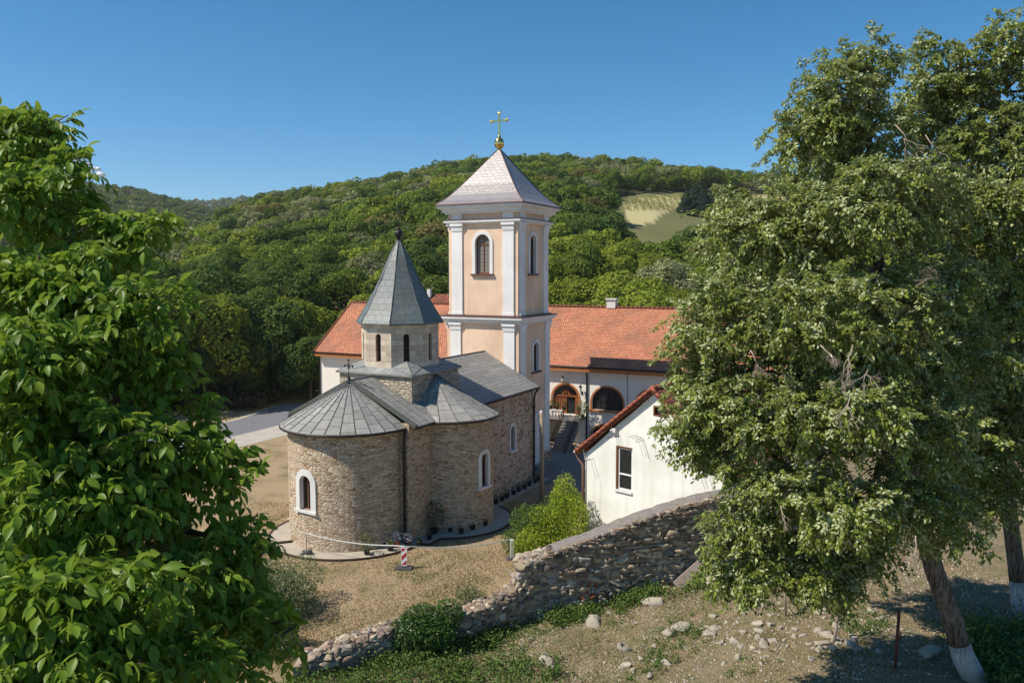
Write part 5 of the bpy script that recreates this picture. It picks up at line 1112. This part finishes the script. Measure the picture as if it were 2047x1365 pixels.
# a few tall dark trees left of the residence and behind the walnut
for X, Y, hh in ((-31, 80, 14), (-36, 77, 15), (-28, 86, 13), (-41, 82, 16), (-47, 74, 14), (-24.5, 90, 11.5), (-27, 97, 14), (-34, 92, 15), (-52, 84, 16), (-17.5, 93, 10), (-21.5, 84, 8.5), (-58, 78, 16), (-44, 66, 13), (-63, 70, 15)): cand.append((X, Y, hh))
cand = np.array(cand); CX, CY, CH = cand.T; CZ = terrain(CX, CY)
ptop = proj(np.stack([CX, CY, CZ + CH], 1)); pbase = proj(np.stack([CX, CY, CZ], 1)); prad = CH * .42 / CY * F_
hide = is_meadow(CX, CY, CZ)
for dx_, dy_ in ((4, 1), (8, 2.5), (12, 4), (3, -4), (0, 5)): hide |= is_meadow(CX + dx_, CY + dy_, terrain(CX + dx_, CY + dy_))
for fx, fy in ((0, 0), (0, -.1), (-.6, .1), (.6, .1), (-.9, .3), (.9, .3), (0, .5), (-1.2, .6), (1.2, .6), (-1.2, .9), (1.2, .9), (0, .8)):
    yy = ptop[1] + (pbase[1] - ptop[1]) * fy
    hide |= (inpoly(ptop[0] + prad * fx, yy, FIELD) & (CY < 330)) | (inpoly(ptop[0] + prad * fx, yy, MEADOW2) & (CY < 160))
keep = ~hide; CX, CY, CH, CZ, prad = CX[keep], CY[keep], CH[keep], CZ[keep], prad[keep]; ptop = (ptop[0][keep], ptop[1][keep])
order = np.argsort(CY); horizon = np.full(2047, 1365.); vis = np.zeros(len(CX)); HULL = [(640, 600, 1345), (898, 300, 1100)]
horizon[640:1345] = 612; horizon[898:1100] = 400; horizon[1450:] = 100; horizon[:200] = 420; horizon[200:330] = 560; horizon[700:880] = 600
for i in order:
    a, c = int(max(0, ptop[0][i] - prad[i])), int(min(2046, ptop[0][i] + prad[i]))
    if c <= a: continue
    seg = horizon[a:c]; g = np.maximum(seg - ptop[1][i], 0); g = np.minimum(g, CH[i] / CY[i] * F_); vis[i] = g.sum(); t = np.linspace(-1, 1, c - a); horizon[a:c] = np.minimum(seg, ptop[1][i] + CH[i] / CY[i] * F_ * .5 * (1 - np.sqrt(np.maximum(0, 1 - t * t))) + 2)
ind = set(np.argsort(-vis)[:290].tolist())
ind = {i for i in ind if vis[i] > 30}
def pal_at(x, y):
    s = math.sin(x * .045 + 2) * math.cos(y * .038) + .5 * math.sin(x * .11 + y * .07); p = np.array(PROB) * np.array([1, 1 + .8 * s, 1 - .6 * s, 1.0 + (y > 230) * 2.6 - .7 * s, 1 + (y > 260) * .6]); p = np.maximum(p, .02); return int(np.random.default_rng(int(x * 131 + y * 7919) & 0xffffff).choice(5, p=p / p.sum()))
protos = {}
LABN = {0: 'mid green broadleaf tree standing close behind the church and residence', 1: 'dark green broadleaf tree standing close behind the church and residence', 2: 'yellow green broadleaf tree standing close behind the church and residence', 3: 'silvery grey green tree standing close behind the church and residence', 4: 'browning broadleaf tree standing close behind the church and residence'}
for i in sorted(ind):
    X, Y, hh = CX[i], CY[i], CH[i]; k = pal_at(X, Y); near = Y < 128
    if near and X < -12 and random.random() < .5: k = 1 if X < -25 else random.choice((0, 1, 2))
    if 1150 < ptop[0][i] < 1330 and 440 < ptop[1][i] < 590 and Y < 190: k = 2
    col = np.array(PALET[k][0]) * random.uniform(.8, 1.25); lab = PALET[k][1]
    if near:
        t = thing('broadleaf_tree', LABN[k], 'tree', (X, Y, CZ[i] - .2), random.uniform(0, 6.28), lab + ' trees close behind the monastery'); t.scale = (hh * random.uniform(.9, 1.1), hh * random.uniform(.9, 1.1), hh)
        link('trunk', TRUNK, t); c = link('crown', HI[i % 5], t); c.color = (*col, 1)
    else:
        t = link('broadleaf_tree', MID[i % 5]); tag(t, lab + ' broadleaf tree among the woods on the hillside behind', 'tree', lab + ' trees of the hillside wood')
        t.location = (X, Y, CZ[i] - .08 * hh); t.rotation_euler.z = random.uniform(0, 6.28); t.scale = (hh * random.uniform(.9, 1.2), hh * random.uniform(.9, 1.2), hh); t.color = (*col, 1)
# the rest of the wood on the near hill, and the far hills: one mass each
def wood(name, label, X, Y, Hh, n, size, seed, dull=0.):
    Vs, Fs, Rs, Cs = [], [], [], []; off = 0; var = [crown_np(seed + q, n, size, nl=15, wide=.48, lr=(.09, .2)) for q in range(6)]
    Z = terrain(X, Y)
    for x, y, z, h in zip(X, Y, Z, Hh):
        V, F_, r = var[random.randrange(6)]; a = random.uniform(0, 6.28); c, s = math.cos(a), math.sin(a); w = h * random.uniform(.9, 1.25)
        Vs.append(np.stack([(V[:, 0] * c - V[:, 1] * s) * w + x, (V[:, 0] * s + V[:, 1] * c) * w + y, V[:, 2] * h + z - .1 * h], 1)); Fs.append(F_ + off); off += len(V); Rs.append(r)
        col = np.array(PALET[pal_at(x, y)][0]) * random.uniform(.75, 1.25); col = col * (1 - dull) + np.array((.085, .085, .05)) * dull; Cs.append(np.repeat(col[None], len(F_), 0))
    o = link(name, np_mesh(name, np.concatenate(Vs), np.concatenate(Fs), M['leaf_wood'], rnd=np.concatenate(Rs), col=np.concatenate(Cs))); return tag(o, label, 'wood', kind='stuff')
rest = np.array([i for i in range(len(CX)) if i not in ind and (abs(CX[i] / CY[i]) < .70)])
nr = rest[CY[rest] < 215]; fr = rest[CY[rest] >= 215]
wood('hillside_wood', 'dense mixed wood covering the hillside right behind the monastery', CX[nr], CY[nr], CH[nr], 900, .078, 300)
wood('hilltop_wood', 'dense wood of rounded crowns on the upper hill up to the skyline', CX[fr], CY[fr], CH[fr], 650, .085, 310)
def far_pts(y0, y1, sp, a0, a1):
    P = [(x + random.uniform(-.5, .5) * sp, y + random.uniform(-.5, .5) * sp) for y in np.arange(y0, y1, sp) for x in np.arange(a0 * y, a1 * y, sp)]; return np.array(P).T
X, Y = far_pts(440, 830, 9.5, -.72, -.30); wood('left_hill_wood', 'brownish green wood on the farther hill at the left', X, Y, RNG.uniform(9, 14, len(X)), 170, .15, 320, .5)
X, Y = far_pts(1300, 1640, 17, -.44, -.26); wood('far_hill_wood', 'bluish green wood on the farthest ridge in the valley gap', X, Y, RNG.uniform(12, 18, len(X)), 90, .22, 330, .4)
# conifers beside the vineyard, leafless trees in the valley, vineyard rows
CON = [tree_mesh('conifer', 400 + i, 3200, .05, nl=34, wide=.30, cone=True) for i in range(3)]
for i, (px, py, D, hh) in enumerate(((1368, 388, 262, 8.5), (1384, 388, 268, 10.5), (1402, 389, 262, 10), (1418, 390, 266, 9), (1436, 391, 262, 9.5), (1395, 386, 275, 11))):
    a = (px - 1023.5) / F_; X = a * D; t = link('conifer', CON[i % 3]); tag(t, 'dark blue green conifer in the small stand at the top of the vineyard', 'conifer', 'conifers above the vineyard'); t.location = (X, D, tz(X, D) - .3); t.scale = (hh * 1.1, hh * 1.1, hh); t.rotation_euler.z = i * 1.3; t.color = (.035, .062, .045, 1)
def bare(px, py, D, hh, lab):
    X = (px - 1023.5) / F_ * D; t = thing('leafless_tree', lab, 'tree', (X, D, tz(X, D)), 0, 'leafless grey trees in the valley'); b = mb(M['twig'])
    def grow(p, d, l, r, lev):
        q = p + d * l; b.tube([p, (p + q) / 2 + Vector(rdir(1)[0]) * l * .06, q], [r, r * .8, r * .55], 5)
        if lev:
            for _ in range(4): grow(p + (q - p) * random.uniform(.45, 1), (d + Vector(rdir(1)[0]) * .65 + Vector((0, 0, .15))).normalized(), l * random.uniform(.5, .72), r * .5, lev - 1)
    grow(Vector((0, 0, 0)), Vector((0, 0, 1)), hh * .42, .16, 3); b.build('trunk', t)
bare(388, 500, 112, 10, 'tallest leafless grey tree among green crowns above the road'); bare(408, 500, 118, 9, 'middle leafless grey tree among green crowns above the road'); bare(372, 505, 108, 8, 'leftmost leafless grey tree among green crowns above the road'); bare(425, 490, 124, 8, 'rightmost leafless grey tree among green crowns above the road')
P = []
for x in np.arange(36, 100, 2.3):
    for y in np.arange(200, 330, 1.1): P.append((x + (y - 250) * .12, y + random.uniform(-.3, .3)))
P = np.array(P); Z = terrain(P[:, 0], P[:, 1]); px, py = proj(np.stack([P[:, 0], P[:, 1], Z], 1)); k = inpoly(px, py, FIELD) & (py < 422); P = np.stack([P[k, 0], P[k, 1], Z[k]], 1); P = np.repeat(P, 9, 0) + RNG.normal(0, 1, (len(P) * 9, 3)) * np.array([.5, .5, .2]) + np.array([0, 0, .45]); n = len(P)
V, Fc, m = leaves(P, rdir(n), rdir(n) + np.array([0, 0, .4]), .45, .35, T_KITE, F_KITE); tag(link('vineyard_rows', np_mesh('vineyard_rows', V, Fc, m_leaf('dry_vine_leaf', (.34, .32, .13), warm=(.42, .37, .16)), rnd=np.repeat(RNG.random(n), m))), 'pale rows of vines on the open field high on the hillside', 'vineyard', kind='stuff')

# ------------------------------------------------------------------ ground cover: dry grass, weeds, undergrowth, stones
def scatter(n, fx, fy, cond):
    X = RNG.uniform(*fx, n); Y = RNG.uniform(*fy, n); k = cond(X, Y); X, Y = X[k], Y[k]; return X, Y, terrain(X, Y)
def patch(X, Y, s=.6, o=0): return np.sin(X * s * 1.7 + o) * np.cos(Y * s * 1.3 + 2 * o) + .6 * np.sin(X * s * 3.1 - Y * s * 2.3 + o)
def blades(name, label, cat, X, Y, Z, h, w, mat, lean=.5, grp=None):
    n = len(X); D = unit(np.array([0, 0, 1.]) + RNG.normal(0, lean, (n, 3)) * np.array([1, 1, .2])); N = unit(rdir(n) * np.array([1, 1, .2]) + 1e-6)
    V, Fc, m = leaves(np.stack([X, Y, Z - .01], 1), D, N, h * RNG.uniform(.5, 1.4, n), w * RNG.uniform(.7, 1.3, n), [(0, -.5, 0), (0, .5, 0), (.6, .3, .06), (1, 0, .2), (.6, -.3, .06)], [(0, 1, 2, 4)]); 
    V2, F2, m2 = V, Fc, m
    return tag(link(name, np_mesh(name, V2, F2, mat, rnd=np.repeat(RNG.random(n), m2))), label, cat, kind='stuff')
M['blade_dry'] = m_leaf('dry_grass_blade', (.45, .335, .195), trans=.2, var=.6, warm=(.52, .42, .24)); M['blade_green'] = m_leaf('green_grass_blade', (.13, .165, .045), trans=.3, warm=(.25, .24, .07)); M['weed'] = m_leaf('weed_leaf', (.085, .15, .03), trans=.3, warm=(.22, .26, .05), warmf=.5)
inside = lambda X, Y: Y - wall_y(X) > 1.0; outside = lambda X, Y: Y - wall_y(X) < -.05
kx, ky = lambda X, Y: inside(X, Y), None
def not_church(X, Y):
    u_ = (X - O2[0]) * UX[0] + (Y - O2[1]) * UX[1]; y_ = -((X - O2[0]) * VX[0] + (Y - O2[1]) * VX[1]) + AX; y_ = -((X - O2[0]) * VX[0] + (Y - O2[1]) * VX[1] - AX)
    return ~(((u_ - 2.8) ** 2 + y_ ** 2 < 4.3 ** 2) | ((u_ > 2.8) & (u_ < 17.6) & (np.abs(y_) < 4.8)) | ((u_ - 7.1) ** 2 + (np.abs(y_) - 3.3) ** 2 < 3.6 ** 2) | ((u_ > 15) & (y_ < 4)))
X, Y, Z = scatter(170000, (-16, 4.5), (25.5, 46), lambda X, Y: inside(X, Y) & not_church(X, Y) & (RNG.random(len(X)) < .55 + .35 * patch(X, Y, .35))); blades('dry_lawn_grass', 'short dry yellow brown grass of the lawn round the apse', 'grass', X, Y, Z, .12, .026, M['blade_dry'], .8)
X, Y, Z = scatter(90000, (-16, 4.5), (25.5, 46), lambda X, Y: inside(X, Y) & not_church(X, Y) & (patch(X, Y, .45, 1.) + patch(X, Y, 1.4, 2.) * .5 > .55)); blades('green_lawn_grass', 'short green tufts showing through the dry lawn', 'grass', X, Y, Z, .11, .026, M['blade_green'], .8)
X, Y, Z = scatter(110000, (-8, 19), (22.5, 36), lambda X, Y: outside(X, Y) & (patch(X, Y, .5, 3.) + .4 * patch(X, Y, 1.9) > -.5)); blades('rough_dry_grass', 'rough dry grass on the stony slope outside the ruined wall', 'grass', X, Y, Z, .12, .016, M['blade_dry'], .7)
X, Y, Z = scatter(70000, (-8, 19), (22.5, 36), lambda X, Y: outside(X, Y) & (patch(X, Y, .55, 1.7) + .5 * patch(X, Y, 1.6) - .09 * (X - 4) > .25)); blades('rough_green_grass', 'green grass and weeds on the stony slope outside the ruined wall', 'grass', X, Y, Z, .13, .02, M['blade_green'], .7)
def weeds(name, label, X, Y, Z, h, size, mat, per=26):
    n = len(X); P = np.repeat(np.stack([X, Y, Z], 1), per, 0); k = len(P); P = P + np.abs(RNG.normal(0, 1, (k, 3))) * np.array([0, 0, h * .5]) + RNG.normal(0, 1, (k, 3)) * np.array([h * .4, h * .4, 0]); D = rdir(k) + np.array([0, 0, .2]); N = rdir(k) * .6 + np.array([0, 0, .8])
    V, Fc, m = leaves(P, D, N, size * RNG.uniform(.6, 1.3, k), size * .6, T_KITE, F_KITE); return tag(link(name, np_mesh(name, V, Fc, mat, rnd=np.repeat(RNG.random(k), m))), label, 'weeds', kind='stuff')
X, Y, Z = scatter(9000, (-5.5, 8), (26, 32), lambda X, Y: outside(X, Y) & (wall_y(X) - Y < .35 + 1.1 * RNG.random(len(X)) ** 2) & (patch(X, Y, .9, .5) + RNG.normal(0, .4, len(X)) > -.2)); k = RNG.permutation(len(X))[:900]; weeds('wall_foot_weeds', 'fresh green weeds along the foot of the ruined wall', X[k], Y[k], Z[k], .38, .10, M['weed'])
X, Y, Z = scatter(5200, (-9, 14), (23.5, 33), lambda X, Y: outside(X, Y) & (patch(X, Y, .6, 2.2) - .06 * X + RNG.normal(0, .45, len(X)) > .3)); weeds('slope_weeds', 'low green weeds scattered over the stony slope', X, Y, Z, .20, .075, M['weed'], 18)
X, Y, Z = scatter(900, (-12, 1.5), (22, 27.2), lambda X, Y: outside(X, Y) & (Y < 26.5)); weeds('front_undergrowth', 'yellow green undergrowth along the bottom edge below the ruined wall', X, Y, Z, .42, .11, M['weed'], 26)
X, Y, Z = scatter(800, (13, 20), (20.5, 25.5), lambda X, Y: outside(X, Y) & (X - 13.6 > (Y - 21) * .2)); weeds('shaded_undergrowth', 'dark green undergrowth in the shade right of the leaning trunk', X, Y, Z, .6, .14, M['weed'], 30)
X, Y, Z = scatter(1500, (-36, -12), (78, 84), lambda X, Y: np.array([road_d(a, c) > 3.6 for a, c in zip(X, Y)])); weeds('roadside_brush', 'reddish brown brush at the edge of the wood beyond the road', X, Y, Z, 1.2, .35, m_leaf('brown_brush_leaf', (.13, .085, .04), warm=(.16, .14, .05)), 14)
X, Y, Z = scatter(1500, (-44, -6), (80, 90), lambda X, Y: np.array([road_d(a, c) > 3.4 for a, c in zip(X, Y)]) & ~((X > -20) & (Y < 82))); weeds('wood_edge_undergrowth', 'dark green undergrowth filling the edge of the wood beyond the road', X, Y, Z + .4, 2.2, .36, m_leaf('undergrowth_leaf', (.06, .095, .026)), 30)
# stones: loose pale rocks one by one, small rubble as one mass
RM = []
for q in range(6):
    V, Fc, Cc = stones(np.zeros((1, 3)), np.array([[1., RNG.uniform(.65, .95), RNG.uniform(.45, .75)]]), np.zeros(1), np.array([np.array((.48, .42, .33)) * RNG.uniform(.85, 1.15)])); RM.append(np_mesh('rock', V, Fc, M['stones'], col=Cc))
def rock(px, py, s, lab, grp=None):
    p = hitt(px, py); o = link('rock', RM[random.randrange(6)]); tag(o, lab, 'rock', grp); o.location = (p[0], p[1], p[2] + s * .2); o.scale = (s, s, s); o.rotation_euler = (random.uniform(-.3, .3), random.uniform(-.3, .3), random.uniform(0, 6.28)); return o
rock(1186, 1248, .34, 'broad pale flat rock in green weeds below the middle of the ruined wall'); rock(1250, 1298, .22, 'small bright angular rock alone on the slope below the ruined wall'); rock(1368, 1257, .27, 'pale rock in dry weeds between the ruined wall and the stone heap'); rock(1335, 1267, .22, 'pale rock just left of a similar one in the middle of the slope'); rock(1092, 1325, .33, 'half buried grey rock near the lower left of the stony slope')
rock(1648, 1270, .20, 'pale rock left of the dry sapling foot'); rock(1675, 1282, .18, 'pale rock right of the dry sapling foot'); rock(1702, 1291, .24, 'pale flat rock a little right of the dry sapling'); rock(1850, 1305, .26, 'brownish rock in the shade beside the rusty pole'); rock(1756, 1305, .14, 'small pale rock in the tree shade left of the rusty pole'); rock(1310, 1205, .3, 'pale slab like rock in grass near the foot of the wall'); rock(1430, 1170, .35, 'pale block lying at the foot of the wall below the tree crown')
for i in range(60):
    a, r = random.uniform(0, 6.28), random.random() ** .7; rock(1545 + 150 * r * math.cos(a) + random.uniform(-15, 15), 1268 + 66 * r * math.sin(a), random.choice((.06, .08, .08, .11, .14, .19)), 'pale limestone rock in the loose heap on the stony slope', 'rocks of the loose stone heap')
for i in range(36): rock(random.uniform(1080, 1800), random.uniform(1190, 1360), random.uniform(.07, .15), 'small pale stone lying loose on the dry stony slope', 'small loose stones on the slope')
X, Y, Z = scatter(9000, (-3, 19), (22.5, 35), lambda X, Y: outside(X, Y) & (patch(X, Y, .8, .9) + .08 * (X - 3) > RNG.normal(.2, .5, len(X)))); n = len(X); sz = RNG.uniform(.015, .05, n)
ICO2, ICOF2 = ico(1); ICO_, ICOF_ = ICO, ICOF; ICO, ICOF = ICO2, ICOF2
V, Fc, Cc = stones(np.stack([X, Y, Z + sz * .2], 1), np.stack([sz, sz * .8, sz * .6], 1), RNG.uniform(0, 6, n), np.array((.46, .40, .32)) * RNG.uniform(.6, 1.2, (n, 1))); ICO, ICOF = ICO_, ICOF_
tag(link('small_rubble', np_mesh('small_rubble', V, Fc, M['stones'], col=Cc)), 'pale gravel and small rubble strewn over the stony slope', 'gravel', kind='stuff')

# ------------------------------------------------------------------ a small white cloud low over the left hill
P = []
for _ in range(46):
    px, py = random.uniform(95, 205), 0; py = 352 - max(0, 46 - abs(px - 150) * .62) * random.random(); c = at(px, py, 2600.); P.append((*c, random.uniform(6, 15) * (1.2 if abs(px - 150) < 30 else .7)))
V = np.concatenate([ICO * np.array([1.2, 1, .8]) * p[3] + np.array(p[:3]) for p in P]); Fc = np.concatenate([ICOF + i * len(ICO) for i in range(len(P))])
m, nt, bb_ = newmat('cloud_white', 1., 0.); bb_.inputs['Base Color'].default_value = (.9, .9, .92, 1); tag(link('cloud', np_mesh('cloud', V, Fc, m, smooth=True)), 'small white cloud low over the left hill behind the walnut', 'cloud', kind='stuff')

lin = next(o for o in bpy.data.objects if o.name == 'silver_linden'); b = mb(M['twig']); lb = Vector(lin.location)
def dead(p, d, l, r, lev):
    q = p + d * l; b.tube([p, (p + q) / 2 + Vector(rdir(1)[0]) * l * .07, q], [r, r * .8, r * .55], 5)
    if lev:
        for _ in range(3): dead(p + (q - p) * random.uniform(.45, 1), (d + Vector(rdir(1)[0]) * .7 + Vector((0, 0, -.15))).normalized(), l * random.uniform(.55, .8), r * .6, lev - 1)
for px, py, D, l in ((1705, 690, 16.9, .55), (1735, 740, 16.8, .5), (1700, 790, 16.7, .4), (1640, 690, 17.2, .35), (1500, 700, 18.8, .35), (1880, 560, 18.4, .4), (1830, 1070, 17.6, .35), (1790, 250, 21, .7), (1850, 270, 23.5, .7), (1560, 1010, 18.9, .3)):
    dead(Vector(at(px, py, D)) - lb, Vector((random.uniform(-.5, .5), -.35, random.uniform(-.9, .2))).normalized(), l, .017, 4)
b.build('dead_branch', lin)
# ------------------------------------------------------------------ thin summer haze over the valley
m, nt, bb_ = newmat('haze_air'); nt.nodes.remove(bb_); vol = node(nt, 'ShaderNodeVolumePrincipled', {'Color': (.86, .90, .96, 1), 'Density': .00012, 'Anisotropy': .3}); nt.links.new(vol.outputs[0], nt.nodes['Material Output'].inputs['Volume'])
b = mb(m); b.box((0, 2500, 108), (11000, 9000, 230)); tag(b.build('haze'), 'thin pale haze over the valley', 'haze', kind='stuff')
